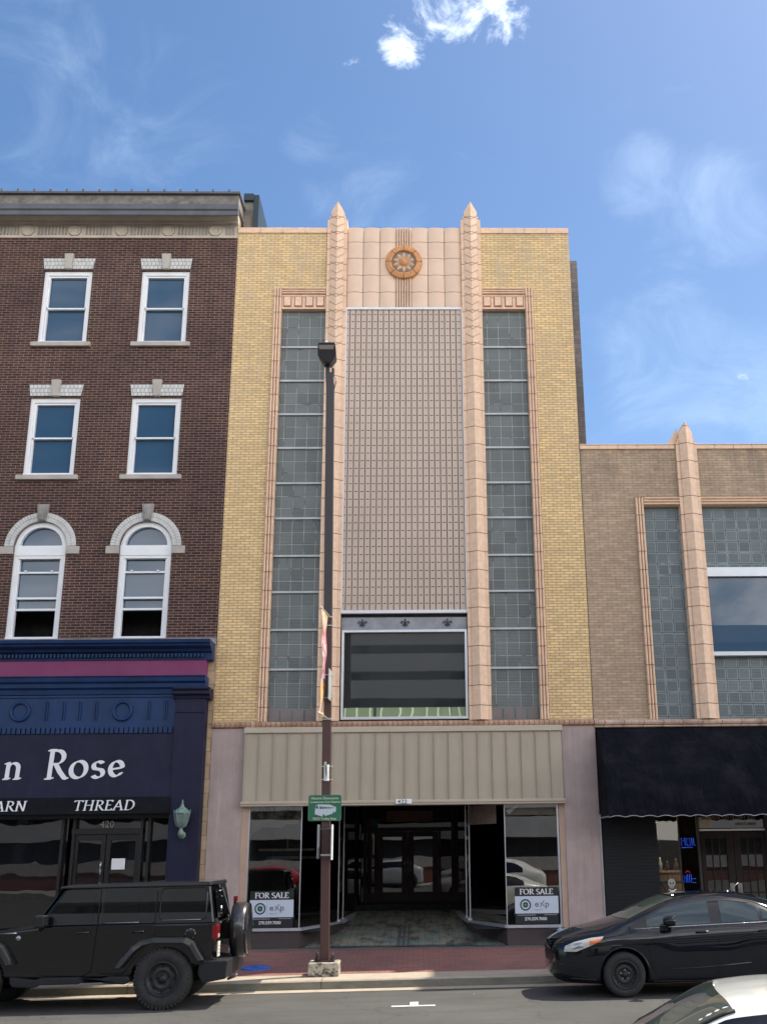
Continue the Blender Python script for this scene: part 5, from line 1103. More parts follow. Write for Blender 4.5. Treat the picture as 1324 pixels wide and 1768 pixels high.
def tyre(fr, parent, u, v, r, w, steel=True, knob=False, rimr=None, rimmat=None, side=1):
    """wheel whose outer face is at v, axle at height r"""
    rr = rimr or r*.60; m = MB(); n = 56 if knob else 40; s = side
    m.lathe([(rr, -.03*s), (rr+.012, .0), (r*.80, .012*s), (r*.93, .0), (r*.985, -.03*s), (r, -.06*s), (r, -w*s+.06*s), (r*.97, -w*s+.02*s), (r*.8, -w*s), (rr, -w*s)], (u, v, r), 'y', n)
    if knob:
        for i in range(44):
            a = 2*PI*i/44
            for (r0, r1, h0, h1, da) in ((r*.90, r*.993, .006, -.03, .0), (r*.98, r*1.008, -.03, -.085, .03), (r*.98, r*1.008, -.095, -.15, .07), (r*.98, r*1.008, -.16, -.215, .0)):
                a0 = a+da-.045; a1 = a+da+.045; P = []
                for h in (h0, h1):
                    for rad, an in ((r0, a0), (r1, a0+.01), (r1, a1-.01), (r0, a1)): P.append((u+rad*math.cos(an), v+h*s, r+rad*math.sin(an)))
                m.add(P, [(0, 1, 2, 3), (7, 6, 5, 4), (0, 4, 5, 1), (1, 5, 6, 2), (2, 6, 7, 3), (3, 7, 4, 0)])
    o = fr_build(m, fr, 'wheel', RUB, parent)
    m = MB(); m.lathe([(rr+.012, .004*s), (rr, .012*s), (rr-.018, .0), (rr-.03, -.04*s), (rr*.72, -.055*s), (rr*.60, -.03*s), (rr*.50, -.03*s), (rr*.40, -.05*s), (rr*.22, -.045*s), (rr*.20, -.02*s), (rr*.08, -.012*s), (0, -.012*s)], (u, v, r), 'y', 36)
    if steel:
        for i in range(16 if not knob else 8):
            a = 2*PI*i/(16 if not knob else 8); d = .018 if not knob else .026; q = rr*.80 if not knob else rr*.73
            m.lathe([(d, .0), (d*.7, .0), (0, -.001)], (u+q*math.cos(a), v-.044*s, r+q*math.sin(a)), 'y', 8, 1)
    else:
        for i in range(5):
            a = 2*PI*i/5
            for da in (-.13, .13): m.tube([(u+rr*.15*math.cos(a), v-.02*s, r+rr*.15*math.sin(a)), (u+rr*.95*math.cos(a+da), v-.01*s, r+rr*.95*math.sin(a+da))], .022, 6)
    for i in range(5): a = 2*PI*i/5+.3; m.lathe([(.012, 0), (.012, .02*s), (0, .022*s)], (u+rr*.34*math.cos(a), v-.045*s, r+rr*.34*math.sin(a)), 'y', 6, 2)
    fr_build(m, fr, 'rim', [rimmat or RIMB, mat('rim_hole', (.004, .004, .004), .9, var=0) if 'rim_hole' not in MATS else MATS['rim_hole'], SILR if not knob else RIMB], o)
    return o
def sidepanel(car, fr, parent, name, us, zb, zt, off, m, far=True, nz=5, nm2=None):
    o = None
    for s in ((1, -1) if far else (1,)):
        mb = MB(); V = []
        for u, a, b in zip(us, zb, zt):
            for k in range(nz+1): z = a+(b-a)*k/nz; V.append((u, s*(car.yside(u, z)+off), z))
        mb.add(V, [(i*(nz+1)+k, (i+1)*(nz+1)+k, (i+1)*(nz+1)+k+1, i*(nz+1)+k+1) for i in range(len(us)-1) for k in range(nz)], 0, True)
        o = fr_build(mb, fr, name, m, parent, fix=False)
    return o
def toppanel(car, fr, parent, name, us, hw, off, m, nv=12, curve=None):
    mb = MB(); V = []
    for u, w_ in zip(us, hw):
        for k in range(nv+1):
            y = -w_+2*w_*k/nv; uu = u+(curve(y) if curve else 0); V.append((uu, y, car.ztop(uu, y)+off))
    mb.add(V, [(i*(nv+1)+k, (i+1)*(nv+1)+k, (i+1)*(nv+1)+k+1, i*(nv+1)+k+1) for i in range(len(us)-1) for k in range(nv)], 0, True)
    return fr_build(mb, fr, name, m, parent, fix=False)
def cyl_cut(u, v0, v1, r, z, fr):
    m = MB(); m.prism([(u+r*math.cos(2*PI*i/40), z+r*math.sin(2*PI*i/40)) for i in range(40)], 'y', v0, v1); m.v = [fr(*q) for q in m.v]; return m.build('cut', PLB)
def line(car, fr, parent, pts, r, m, name, off=.002):
    mb = MB(); mb.tube([(u, car.yside(u, z)+off, z) for u, z in pts], r, 5); return fr_build(mb, fr, name, m, parent)
def sedan(fr, root, paintm, wheel_u=(1.10, 3.78), r=.335, arch=.385, detail=True):
    U = [0, .06, .22, .50, .85, 1.15, 1.55, 2.00, 2.35, 2.75, 3.20, 3.65, 4.05, 4.40, 4.52]
    lv = [
     ([.30, .45, .60, .68, .72, .74, .76, .76, .76, .76, .76, .76, .72, .60, .5], [.34, .27, .22, .20, .19, .19, .19, .19, .19, .19, .19, .20, .22, .28, .34]),
     ([.46, .58, .73, .82, .875, .89, .89, .89, .89, .89, .89, .89, .86, .76, .62], [.42, .36, .30, .27, .25, .25, .25, .25, .25, .25, .25, .26, .29, .36, .42]),
     ([.52, .64, .78, .86, .905, .915, .915, .915, .915, .915, .915, .91, .88, .79, .66], [.56, .54, .52, .53, .56, .58, .58, .56, .56, .56, .56, .58, .60, .60, .6]),
     ([.52, .63, .77, .855, .90, .91, .91, .90, .90, .90, .905, .90, .87, .78, .66], [.68, .69, .72, .76, .80, .82, .83, .84, .85, .86, .87, .88, .88, .84, .80]),
     ([.47, .57, .70, .78, .825, .84, .845, .85, .85, .85, .85, .84, .80, .70, .6], [.74, .78, .84, .90, .955, .985, 1.00, 1.02, 1.035, 1.05, 1.07, 1.085, 1.08, 1.02, .94]),
     ([.38, .46, .56, .62, .68, .745, .72, .655, .635, .63, .62, .60, .60, .58, .5], [.76, .815, .89, .965, 1.03, 1.10, 1.24, 1.38, 1.425, 1.435, 1.40, 1.30, 1.16, 1.06, .97]),
     ([.22, .26, .32, .36, .42, .50, .50, .46, .44, .43, .43, .42, .42, .4, .35], [.775, .835, .915, 1.00, 1.065, 1.135, 1.30, 1.455, 1.495, 1.505, 1.465, 1.36, 1.19, 1.08, .98]),
     ([0]*15, [.78, .845, .93, 1.015, 1.08, 1.15, 1.33, 1.475, 1.515, 1.525, 1.485, 1.38, 1.20, 1.085, .985])]
    car = Car(U, lv); V, F_ = car.body(90, 4); m = MB(); m.add(V, F_, 0, True); body = fr_build(m, fr, 'body', paintm, root)
    cuts = [cyl_cut(wu, sgn*.62, sgn*1.2, arch, r+.01, fr) for wu in wheel_u for sgn in (1, -1)]
    boolean(body, cuts)
    for p in body.data.polygons: p.use_smooth = True
    for wu in wheel_u:
        tyre(fr, root, wu, .905, r, .21, True); tyre(fr, root, wu, -.905, r, .21, True, side=-1)
    return car, body
# black compact saloon, right
FC = Frame(2.36, -5.66, .91-.0)    # near side plane about y=-5.66
FC.y = -5.70+.0
ROOT = thing('parked_car', (4.6, -4.8, .04), 'black compact saloon with steel wheels parked at the kerb', 'car', 'cars parked along the kerb')
fr = lambda u, v, z: (2.45+u, -4.79-v, z*1.0+.01*(2.45+u))
car, body = sedan(fr, ROOT, CPD)
GS = GSED
# side glass: black surround, then glass
us = [1.30+.07*i for i in range(17)]
def ztf(u): return interp([1.22, 1.45, 1.70, 2.0, 2.35, 2.62], [1.03, 1.16, 1.285, 1.385, 1.42, 1.425], u)
def ztr(u): return interp([2.6, 2.9, 3.2, 3.4, 3.6], [1.425, 1.415, 1.365, 1.29, 1.18], u)
SURR = mat('black_trim', (.008, .008, .009), .3, var=0)
u1 = [1.24+.06*i for i in range(40)]; u1 = [u for u in u1 if u <= 3.58]
sidepanel(car, fr, ROOT, 'window_surround', u1, [.995+(u-1.24)*.030+.004 for u in u1], [ztf(u)-.002 if u < 2.6 else ztr(u)-.002 for u in u1], .004, SURR)
u2 = [1.50+(2.52-1.50)*i/14 for i in range(15)]; sidepanel(car, fr, ROOT, 'side_window', u2, [1.020+(u-1.24)*.030 for u in u2], [max(1.03+(u-1.24)*.03, ztf(u)-.035) for u in u2], .009, GS)
u2 = [2.70+(3.30-2.70)*i/9 for i in range(10)]; sidepanel(car, fr, ROOT, 'side_window', u2, [1.022+(u-1.24)*.030 for u in u2], [ztr(u)-.04 for u in u2], .009, GS)
u2 = [3.36, 3.42, 3.48]; sidepanel(car, fr, ROOT, 'side_window', u2, [1.05+(u-1.24)*.026 for u in u2], [ztr(u)-.04 for u in u2], .009, GS)
toppanel(car, fr, ROOT, 'windscreen', [1.12+.075*i for i in range(12)], [.70-.012*i for i in range(12)], .006, GWIN, curve=lambda y: .22*y*y)
toppanel(car, fr, ROOT, 'rear_window', [3.40+.07*i for i in range(9)], [.54]*9, .006, GSED)
line(car, fr, ROOT, [(1.30, 1.0), (1.8, 1.018), (2.3, 1.033), (2.9, 1.05), (3.5, 1.066)], .0055, CHR, 'belt_trim', .006)
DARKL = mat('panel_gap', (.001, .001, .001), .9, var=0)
for pts in ([(1.50, .99), (1.495, .8), (1.52, .5), (1.60, .30)], [(2.60, 1.03), (2.61, .8), (2.61, .5), (2.59, .30)], [(3.62, 1.06), (3.60, .85), (3.48, .66)], [(1.60, .285), (2.59, .28), (3.35, .29)]): line(car, fr, ROOT, pts, .0055, DARKL, 'panel_gap', .0015)
line(car, fr, ROOT, [(1.55, .835), (2.2, .865), (2.9, .895), (3.6, .92)], .010, CPD, 'crease', -.004); line(car, fr, ROOT, [(1.7, .40), (2.4, .42), (3.1, .47)], .014, CPD, 'crease', -.006)
# headlamp, grille, bumper slots, indicator
def sidepoly(pts, name, m, off=.006, parent=ROOT, both=True, sub=4):
    o = None
    for s in ((1, -1) if both else (1,)):
        mb = MB(); c = (sum(p[0] for p in pts)/len(pts), sum(p[1] for p in pts)/len(pts))
        def Q(u, z, k=1.): return (u, s*(car.yside(u, z)+off*k), z)
        n = len(pts); V = [Q(*c, 1.6)]; F_ = []; rings = []
        for kk in range(1, sub+1):
            ring = []
            for i in range(n):
                for j in range(3):
                    a, b = pts[i], pts[(i+1) % n]; p = (a[0]+(b[0]-a[0])*j/3, a[1]+(b[1]-a[1])*j/3); q = (c[0]+(p[0]-c[0])*kk/sub, c[1]+(p[1]-c[1])*kk/sub); V.append(Q(q[0], q[1], 1.6-.6*kk/sub)); ring.append(len(V)-1)
            rings.append(ring)
        N = n*3
        for i in range(N): F_.append((0, rings[0][i], rings[0][(i+1) % N]))
        for a, b in zip(rings, rings[1:]):
            for i in range(N): F_.append((a[i], b[i], b[(i+1) % N], a[(i+1) % N]))
        mb.add(V, F_, 0, True); o = fr_build(mb, fr, name, m, parent, fix=False)
    return o
sidepoly([(.17, .685), (.19, .765), (.33, .825), (.60, .885), (.80, .905), (.74, .835), (.56, .76), (.36, .685)], 'headlamp', HLG, .010)
sidepoly([(.56, .775), (.57, .84), (.78, .875), (.70, .815)], 'indicator', AMB, .016)
sidepoly([(.30, .715), (.33, .80), (.45, .825), (.47, .745)], 'reflector', SILR, .0155)
m = MB(); V = []
for i in range(13):
    y = -.54+1.08*i/12; u = interp([0, .3, .54, .66], [-.012, .0, .03, .11], abs(y))-.01
    V += [(u, y, .52), (u-.008, y, .60), (u, y, .70)]
m.add(V, [(i*3+k, i*3+3+k, i*3+4+k, i*3+1+k) for i in range(12) for k in range(2)]); fr_build(m, fr, 'grille', mat('grille_black', (.006, .006, .007), .5, var=.2), ROOT, fix=False)
m = MB(); m.tube([(.05, .56, .70), (.10, .64, .66), (.20, .735, .60), (.12, .655, .54), (.04, .56, .51)], .010, 6); m.tube([(.05, .56, .70), (-.01, .3, .715), (-.015, 0, .72)], .008, 6); fr_build(m, fr, 'grille_surround', CHR, ROOT)
for k in range(4): line(car, fr, ROOT, [(.12, .36+k*.032), (.25, .35+k*.032), (.45, .345+k*.03), (.60, .36+k*.026)], .006, DARKL, 'bumper_slot', .0)
line(car, fr, ROOT, [(.10, .32), (.3, .29), (.5, .275), (.66, .27)], .014, PLB, 'front_lip', .0)
line(car, fr, ROOT, [(1.55, .235), (2.3, .225), (3.3, .235)], .022, PLB, 'side_skirt', -.008)
# arch lips
for wu in (1.10, 3.78):
    m = MB(); m.tube([(wu+.392*math.cos(a), car.yside(wu+.392*math.cos(a), max(.26, .345+.392*math.sin(a)))-.002, .345+.392*math.sin(a)) for a in [PI*i/16 for i in range(-2, 19)] if .345+.392*math.sin(a) > .24], .013, 6)
    fr_build(m, fr, 'arch_lip', CPD, ROOT)
# mirrors, handles, antenna
for s in (1, -1):
    m = MB(); m.lathe([(.0, -.10), (.055, -.09), (.082, -.03), (.088, .03), (.085, .075), (.0, .085)], (1.83, s*1.0, 1.115), 'x', 16)
    for i, (u, v, z) in enumerate(m.v): m.v[i] = (u, s*1.0+(v-s*1.0)*1.25, 1.115+(z-1.115)*.92)
    mr = fr_build(m, fr, 'mirror', CPD, ROOT); m = MB(); m.tube([(1.80, s*.88, 1.02), (1.81, s*.95, 1.06)], .03, 8); m.box(1.70, 1.82, s*.86-.01, s*.86+.01, .97, 1.04); fr_build(m, fr, 'mirror_foot', PLB, mr)
    for u in (2.36, 3.36):
        m = MB(); y0 = s*(car.yside(u, .935)); m.tube([(u-.09, y0+s*.005, .930), (u-.06, y0+s*.035, .937), (u+.06, y0+s*.037, .945), (u+.09, y0+s*.005, .945)], .015, 8); h = fr_build(m, fr, 'door_handle', CPD, ROOT)
        m = MB(); m.tube([(u+.055, y0+s*.05, .945), (u+.10, y0+s*.03, .948)], .010, 6); fr_build(m, fr, 'handle_end', CHR, h)
m = MB(); m.tube([(3.05, .02, 1.49), (3.25, .02, 1.63)], .005, 5); m.lathe([(.03, 0), (.02, .03), (0, .035)], (3.05, .02, 1.485), n=10); fr_build(m, fr, 'antenna', SILR, ROOT)
m = MB(); m.box(1.2, 1.85, -.45, .45, 1.02, 1.03); 
# off-road black vehicle, left
JR = thing('off_road_vehicle', (-5.0, -4.8, -.05), 'boxy black four door off-road vehicle with knobbly tyres and rear spare wheel', 'car', 'cars parked along the kerb')
X0 = -7.35
jf = lambda u, v, z: (X0+u, -4.80-v, z+.01*(X0+u))
WU = (0.74, 3.69); RJ = .445
m = MB()       # tub side profile polygon, doors flat, slightly rounded edges
def U(x): return x-X0
tub = [(.95, .62), (1.15, .50), (1.9, .47), (3.15, .47), (3.24, .62), (4.30, .62), (4.42, .66), (4.46, 1.24), (3.0, 1.245), (1.72, 1.23), (1.45, 1.20), (.95, 1.16)]
m.prism(tub, 'y', -.80, .80); fr_build(m, jf, 'body', CPB, JR, bevel=.03)
m = MB(); m.prism([(-.15, .60), (.95, .55), (.95, 1.17), (.2, 1.13), (-.05, 1.10), (-.15, 1.0)], 'y', -.62, .62); fr_build(m, jf, 'bonnet', CPB, JR, bevel=.06)
# roof with inclined sides: cross-section trapezoid, profile
def slab(pl, zsidef, name, m_, bevel=.03, y0=.775, y1=.69):
    mb = MB(); n = len(pl)
    def yy(z): return y0+(y1-y0)*(z-1.24)/(1.80-1.24)
    V = [(u, yy(z), z) for u, z in pl]+[(u, -yy(z), z) for u, z in pl]
    mb.add(V, [tuple(range(n)), tuple(range(2*n-1, n-1, -1))]+[(i, (i+1) % n, n+(i+1) % n, n+i) for i in range(n)]); return fr_build(mb, jf, name, m_, JR, bevel=bevel)
slab([(1.62, 1.22), (2.02, 1.80), (2.2, 1.845), (3.3, 1.86), (4.30, 1.85), (4.34, 1.80), (4.44, 1.22)], None, 'hard_top', CPB, .035)
slab([(1.93, 1.80), (1.98, 1.835), (2.2, 1.862), (3.3, 1.872), (4.33, 1.862), (4.36, 1.80)], None, 'roof_panel', paint('satin_black_roof', (.006, .006, .008), .35), .015, .80, .735)
def yj(z): return .775+(.69-.775)*(z-1.24)/.56
def jpoly(pts, name, m_, off, parent=JR, both=True, th=.0, bevel=0):
    o = None
    for s in ((1, -1) if both else (1,)):
        mb = MB(); n = len(pts); f = lambda z: (yj(z) if z > 1.245 else .80)+off
        V = [(u, s*f(z), z) for u, z in pts]
        if th: V += [(u, s*(f(z)-th), z) for u, z in pts]; mb.add(V, [tuple(range(n)), tuple(range(2*n-1, n-1, -1))]+[(i, (i+1) % n, n+(i+1) % n, n+i) for i in range(n)])
        else: mb.add(V, [tuple(range(n))])
        o = fr_build(mb, jf, name, m_, parent, bevel=bevel)
    return o
def rrect(a, b, c, d, r=.04, sk=0.):   # rounded rectangle (skew front edge)
    P = []
    for cx2, cz, a0 in ((b-r, d-r, 0), (a+r+sk, d-r, 90), (a+r, c+r, 180), (b-r, c+r, 270)): P += arc(cx2, cz, r, r, a0, a0+90, 4)
    return P
# doors as raised panels with window frames
jpoly([(1.72, .56), (1.80, .52), (2.42, .50), (2.56, .56), (2.60, 1.245), (1.72, 1.235)], 'front_door', CPB, .022, th=.03, bevel=.012)
jpoly([(1.70, 1.25), (2.60, 1.25), (2.60, 1.79), (2.12, 1.79), (2.04, 1.765)], 'front_door_frame', CPB, .022, th=.03, bevel=.010)
jpoly([(2.64, .60), (2.70, .53), (3.06, .52), (3.22, .74), (3.40, .95), (3.50, 1.0), (3.50, 1.245), (2.64, 1.245)], 'rear_door', CPB, .022, th=.03, bevel=.012)
jpoly(rrect(2.64, 3.50, 1.25, 1.80, .05), 'rear_door_frame', CPB, .022, th=.03, bevel=.010)
JG = GCAR
jpoly([(1.84, 1.30), (2.50, 1.30), (2.52, 1.33), (2.52, 1.71), (2.49, 1.735), (2.19, 1.735), (2.14, 1.71), (1.83, 1.33)], 'side_window', JG, .028)
jpoly(rrect(2.70, 3.22, 1.30, 1.735, .04), 'side_window', JG, .028); jpoly(rrect(3.26, 3.43, 1.31, 1.725, .03), 'side_window', JG, .028)
jpoly(rrect(3.56, 4.29, 1.30, 1.775, .06), 'quarter_window', JG, .012)
m = MB(); P = rrect(3.56, 4.29, 1.30, 1.775, .06); m.tube([(u, yj(z)+.012, z) for u, z in P+[P[0]]], .012, 6); fr_build(m, jf, 'window_seal', PLB, JR)
m = MB(); m.tube([(3.60, yj(1.3)+.026, 1.295), (4.22, yj(1.3)+.026, 1.297)], .006, 6); m.tube([(2.72, yj(1.28)+.04, 1.275), (3.25, yj(1.28)+.04, 1.275)], .005, 6); fr_build(m, jf, 'bright_edge', SILR, JR)
m = MB(); V = [(1.62, y, 1.235) for y in (-.72, .72)]+[(2.00, y, 1.79) for y in (.66, -.66)]; m.add([(a-.02, b, c+.01) for a, b, c in V], [(0, 1, 2, 3)]); fr_build(m, jf, 'windscreen', JG, JR, fix=False)
m = MB(); m.add([(4.452, -.60, 1.30), (4.452, .60, 1.30), (4.375, .56, 1.74), (4.375, -.56, 1.74)], [(0, 1, 2, 3)]); fr_build(m, jf, 'rear_window', JG, JR, fix=False)
# fenders: flat topped flares
for wu in WU:
    for s in (1, -1):
        outer = [(wu-.76, .62), (wu-.50, .93), (wu-.36, 1.02), (wu-.18, 1.05), (wu+.34, 1.04), (wu+.46, .98), (wu+.64, .70)]; inner = [(wu-.66, .60), (wu-.45, .84), (wu-.33, .93), (wu-.18, .965), (wu+.30, .955), (wu+.39, .91), (wu+.54, .68)]
        mb = MB(); n = len(outer); v0, v1 = .72, .985
        V = [(u, s*v0, z) for u, z in outer]+[(u, s*(v1-.03), z-.0) for u, z in outer]+[(u, s*v1, z) for u, z in inner]+[(u, s*v0, z) for u, z in inner]
        mb.add(V, [(k*n+i, k*n+i+1, ((k+1) % 4)*n+i+1, ((k+1) % 4)*n+i) for k in range(4) for i in range(n-1)]+[(0, n, 2*n, 3*n), (n-1, 2*n-1, 3*n-1, 4*n-1)], 0, False)
        fr_build(mb, jf, 'fender', mat('satin_fender', (.010, .011, .013), .4, spec=.3, coat=.3, var=.1) if 'satin_fender' not in MATS else MATS['satin_fender'], JR, bevel=.018)
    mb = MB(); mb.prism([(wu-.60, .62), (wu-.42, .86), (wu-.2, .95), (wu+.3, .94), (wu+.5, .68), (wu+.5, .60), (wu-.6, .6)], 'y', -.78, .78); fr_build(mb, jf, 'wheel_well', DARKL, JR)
for wu in WU:
    tyre(jf, JR, wu, .93, RJ, .28, True, True, .245); tyre(jf, JR, wu, -.93, RJ, .28, True, True, .245, side=-1)
m = MB(); m.prism([(1.35, .44), (1.40, .38), (1.72, .36), (1.80, .40), (2.40, .40), (2.48, .44), (2.72, .44), (2.80, .40), (3.12, .38), (3.2, .44), (3.16, .50), (2.86, .50), (2.76, .47), (2.50, .47), (2.40, .50), (1.80, .50), (1.72, .47), (1.35, .52)], 'y', .74, .93)
fr_build(m, jf, 'side_step', PLB, JR, bevel=.015)
m = MB(); m.box(.2, 4.2, -.35, .35, .36, .56); m.tube([(.74, -.7, .42), (.74, .7, .42)], .05, 8); m.tube([(3.69, -.7, .42), (3.69, .7, .42)], .05, 8); m.lathe([(0, -.14), (.12, -.10), (.14, 0), (.12, .1), (0, .14)], (3.69, 0, .42), 'y', 14); m.box(1.4, 2.8, -.6, -.3, .34, .5); fr_build(m, jf, 'chassis', DARKL, JR)
m = MB(); m.prism([(4.22, .50), (4.30, .36), (4.66, .42), (4.68, .69), (4.24, .69)], 'y', -.86, .86); fr_build(m, jf, 'rear_bumper', PLB, JR, bevel=.02)
m = MB(); m.tube([(4.6, .30, .36), (4.72, .30, .40), (4.75, .30, .44)], .02, 8); fr_build(m, jf, 'tow_hook', SILR, JR)
m = MB(); m.prism([(-.42, .48), (-.42, .70), (-.1, .70), (-.1, .44)], 'y', -.8, .8); fr_build(m, jf, 'front_bumper', PLB, JR, bevel=.02)
m = MB(); m.box(-.20, -.14, -.60, .60, .72, 1.12); fr_build(m, jf, 'grille', CPB, JR, bevel=.02)
# tail lamp, plate, spare wheel, third light, fuel cap, hinges, handles, mirror
for s in (1, -1):
    m = MB(); a, b = sorted((s*.60, s*.835)); m.box(4.41, 4.50, a, b, 1.0, 1.21); tl = fr_build(m, jf, 'tail_lamp', REDL, JR, bevel=.01)
    m = MB(); a, b = sorted((s*.66, s*.78)); m.box(4.50, 4.508, a, b, 1.02, 1.075); fr_build(m, jf, 'reversing_lens', CLR, tl); m = MB(); a, b = sorted((s*.60, s*.84)); m.box(4.36, 4.47, a, b, 1.214, 1.235); fr_build(m, jf, 'lamp_guard', PLB, tl)
m = MB(); m.box(4.50, 4.515, .62, .80, .74, .96); pt = fr_build(m, jf, 'licence_plate', mat('plate_cream', (.70, .68, .58), .5, var=.1, vs=40), JR)
m = MB(); 
for k in range(3): m.box(4.515, 4.518, .65, .77, .79+k*.05, .80+k*.05)
fr_build(m, jf, 'plate_mark', mat('plate_brown', (.25, .16, .1), .6, var=0), pt)
m = MB(); rs = .43; SP = [(0, .27), (.20, .265), (.34, .25), (.40, .22), (rs, .16), (rs, .02), (.40, -.03), (.30, -.04), (0, -.04)]
m.lathe([(a, b-.0) for a, b in SP], (4.62, -.12, 1.08), 'x', 48); sp_ = fr_build(m, jf, 'spare_wheel_cover', paint('vinyl_black', (.012, .012, .015), .35, .15), JR)
m = MB(); m.tube([(4.62+.225, -.12+.405*math.cos(t), 1.08+.405*math.sin(t)) for t in [2*PI*i/48 for i in range(49)]], .008, 5); fr_build(m, jf, 'cover_seam', PLB, sp_)
m = MB(); m.box(4.40, 4.62, -.3, .06, .95, 1.2); fr_build(m, jf, 'spare_carrier', DARKL, JR)
m = MB(); m.box(4.58, 4.64, -.16, -.08, 1.52, 1.60); m.box(4.58, 4.62, -.14, -.1, 1.4, 1.52, 1); fr_build(m, jf, 'brake_light', [REDL, PLB], JR, bevel=.006)
m = MB(); m.lathe([(.0, .028), (.075, .028), (.09, .02), (.09, 0)], (4.07, .80, 1.085), 'y', 24)
for k in range(8): a = 2*PI*k/8; m.lathe([(.008, .0), (0, .006)], (4.07+.075*math.cos(a), .826, 1.085+.075*math.sin(a)), 'y', 6, 1)
fr_build(m, jf, 'fuel_cap', [CPB, SILR], JR)
for s in (1, -1):
    for u in (2.44, 3.30):
        m = MB(); m.lathe([(.075, .0), (.06, -.012), (0, -.012)], (u-.06, s*.825, 1.135), 'y', 18, 1); m.tube([(u-.13, s*.835, 1.135), (u-.06, s*.86, 1.14), (u+.06, s*.86, 1.14)], .017, 8); fr_build(m, jf, 'door_handle', [CPB, DARKL], JR)
    m = MB(); m.box(1.70, 1.86, s*1.0-.10, s*1.0+.10, 1.24, 1.42); mr = fr_build(m, jf, 'mirror', PLB, JR, bevel=.025); m = MB(); m.tube([(1.72, s*.82, 1.20), (1.77, s*.93, 1.27)], .03, 8); fr_build(m, jf, 'mirror_arm', PLB, mr); m = MB(); m.quad((1.8615, s*1.0-.085, 1.255), (1.8615, s*1.0+.085, 1.255), (1.8615, s*1.0+.085, 1.405), (1.8615, s*1.0-.085, 1.405)); fr_build(m, jf, 'mirror_glass', CHR, mr, fix=False)
m = MB(); m.lathe([(0, .012), (.035, .010), (.04, 0)], (1.38, .80, 1.08), 'y', 16); fr_build(m, jf, 'round_badge', SILR, JR)
m = MB(); m.tube([(1.15, .815, 1.15), (1.35, .815, 1.155)], .008, 5); fr_build(m, jf, 'bonnet_latch', SILR, JR)
for z in (1.62, 1.36, 1.22): m = MB(); m.tube([(4.42, .20, z), (4.46, .32, z)], .012, 6); fr_build(m, jf, 'hinge', SILR, JR)
m = MB(); m.tube([(4.47, .46, 1.36), (4.48, .46, 1.44), (4.47, .46, 1.48)], .018, 6); fr_build(m, jf, 'tailgate_handle', SILR, JR); m = MB(); m.tube([(4.41, .30, 1.70), (4.40, .05, 1.71)], .010, 6); fr_build(m, jf, 'rear_wiper', SILR, JR)
# white car close to the camera, lower right
WR_ = thing('white_car', (4.3, -16.4, 0), 'white car roof and windscreen in the lower right foreground', 'car')
WA = math.radians(11)
def wf(u, v, z):
    if u < 2.0: u = 2.0-(2.0-u)*.70
    du, dn = u-1.95, (v+.62)*1.12           # pivot on the far front roof corner
    x = 2.37+du*math.cos(WA)-dn*math.sin(WA); y = -15.74-du*math.sin(WA)-dn*math.cos(WA)
    return (x, y, z*.955+.0229)
UU = [0, .06, .22, .50, .85, 1.15, 1.55, 2.00, 2.35, 2.75, 3.20, 3.65, 4.05, 4.40, 4.52]
car, body = sedan(wf, WR_, CPW)
fr = wf
toppanel(car, wf, WR_, 'windscreen', [1.12+.075*i for i in range(12)], [.74-.012*i for i in range(12)], .006, GWIN, curve=lambda y: .22*y*y)
for s in (1, -1):
    m = MB(); m.tube([(u+.22*w_*w_, s*w_, car.ztop(u+.22*w_*w_, w_)+.008) for u, w_ in [(1.10+.085*i, .745-.0125*i) for i in range(11)]], .012, 6)
    fr_build(m, wf, 'windscreen_seal', PLB, WR_)
u1 = [1.24+.06*i for i in range(39)]
sidepanel(car, wf, WR_, 'side_window', u1, [1.0+(u-1.24)*.030 for u in u1], [ztf(u)-.01 if u < 2.6 else ztr(u)-.01 for u in u1], .006, GCAR)
m = MB(); V = []
for i in range(13):
    for k in range(9):
        u = 1.28+i*.05; y = -.66+k*.165
        V.append((u, y, 0))
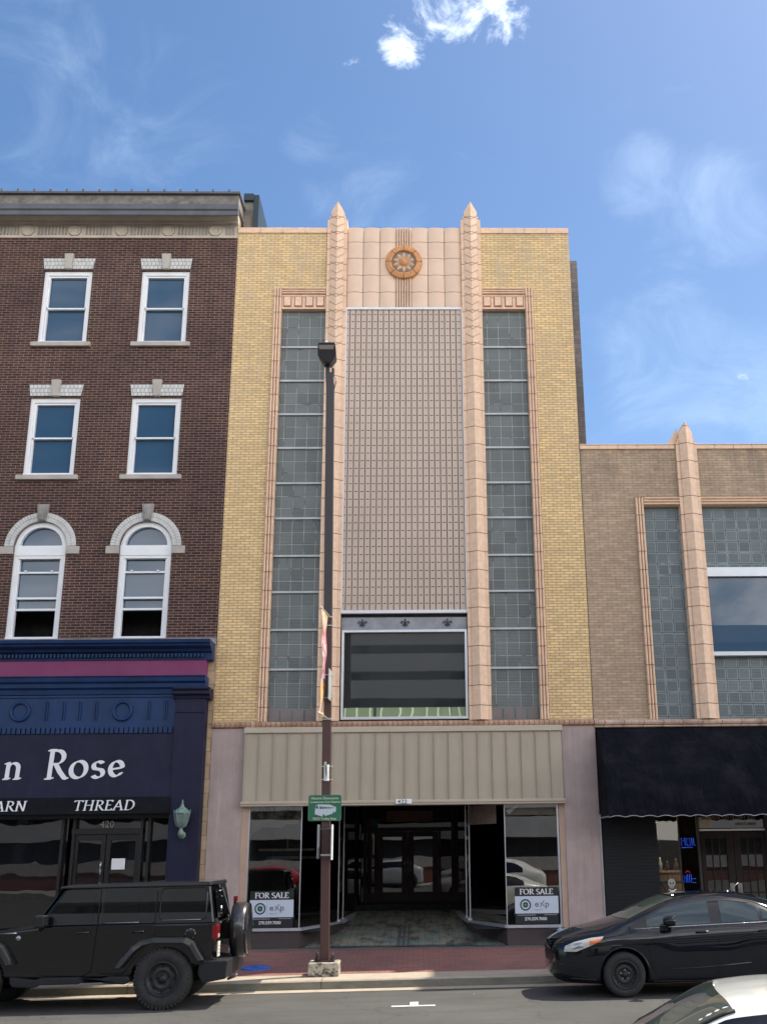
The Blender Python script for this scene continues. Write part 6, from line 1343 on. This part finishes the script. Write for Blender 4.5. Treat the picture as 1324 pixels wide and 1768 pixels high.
# ------------------------------------------------------------------ the other side of the street (seen in the windows)
PG = thing('parking_garage', (0, -56, 0), 'long pale concrete parking garage across the street', 'building')
m = MB(); z = 3.0
while z < 17.5: m.box(-70, 70, -56, -55, z, z+1.3); z += 1.95
m.build('spandrel', mat('garage_concrete', (.62, .60, .56), .85, var=.1, vs=.4), PG)
m = MB(); m.box(-70, 70, -75, -57.5, 0, 17)
for k in range(18): m.box(-68+k*8, -67.4+k*8, -57.4, -55.5, 0, 17)
m.build('dark_decks', mat('deck_shadow', (.16, .16, .16), .9, var=.1), PG)
RW = thing('low_wall', (0, -44, 0), 'low red brick wall with pale coping across the street', 'wall')
m = MB(); m.box(-60, 60, -44.3, -44, -.3, 1.0); m.build('brick', brick('red_wall_brick', (.22, .075, .05), (.17, .06, .045), (.2, .17, .15)), RW); m = MB(); m.box(-60, 60, -44.35, -43.95, 1.0, 1.7); m.build('coping', STN, RW)
OPW = struct('far_sidewalk', MB().box(-60, 60, -43.9, -38, -.9, .12), CONC)
def suv(x, y, m_, label, nm='parked_suv', long=1.05, tall=1.13):
    R_ = thing(nm, (x+2.2, y, 0), label, 'car', 'cars parked across the street')
    f = lambda u, v, z: (x+u*long, y+v, z*tall+.01*x)
    c, b_ = sedan(f, R_, m_)
    u1 = [1.24+.06*i for i in range(39)]
    sidepanel(c, f, R_, 'side_window', u1, [1.0+(u-1.24)*.030 for u in u1], [ztf(u)-.02 if u < 2.6 else ztr(u)-.02 for u in u1], .008, GCAR)
    toppanel(c, f, R_, 'windscreen', [1.12+.075*i for i in range(12)], [.70-.012*i for i in range(12)], .006, GWIN, curve=lambda y: .22*y*y)
suv(1.2, -26.2, CPW, 'white car parked across the street facing left', long=1.02, tall=1.2)
suv(-9.5, -29.5, paint('red_car_paint', (.30, .012, .02)), 'red car parked across the street')
suv(-4.2, -37, paint('silver_car_paint', (.40, .41, .42)), 'silver car parked beside the low wall across the street')
suv(9.0, -37, paint('grey_car_paint', (.06, .065, .07)), 'dark grey car parked beside the low wall across the street')
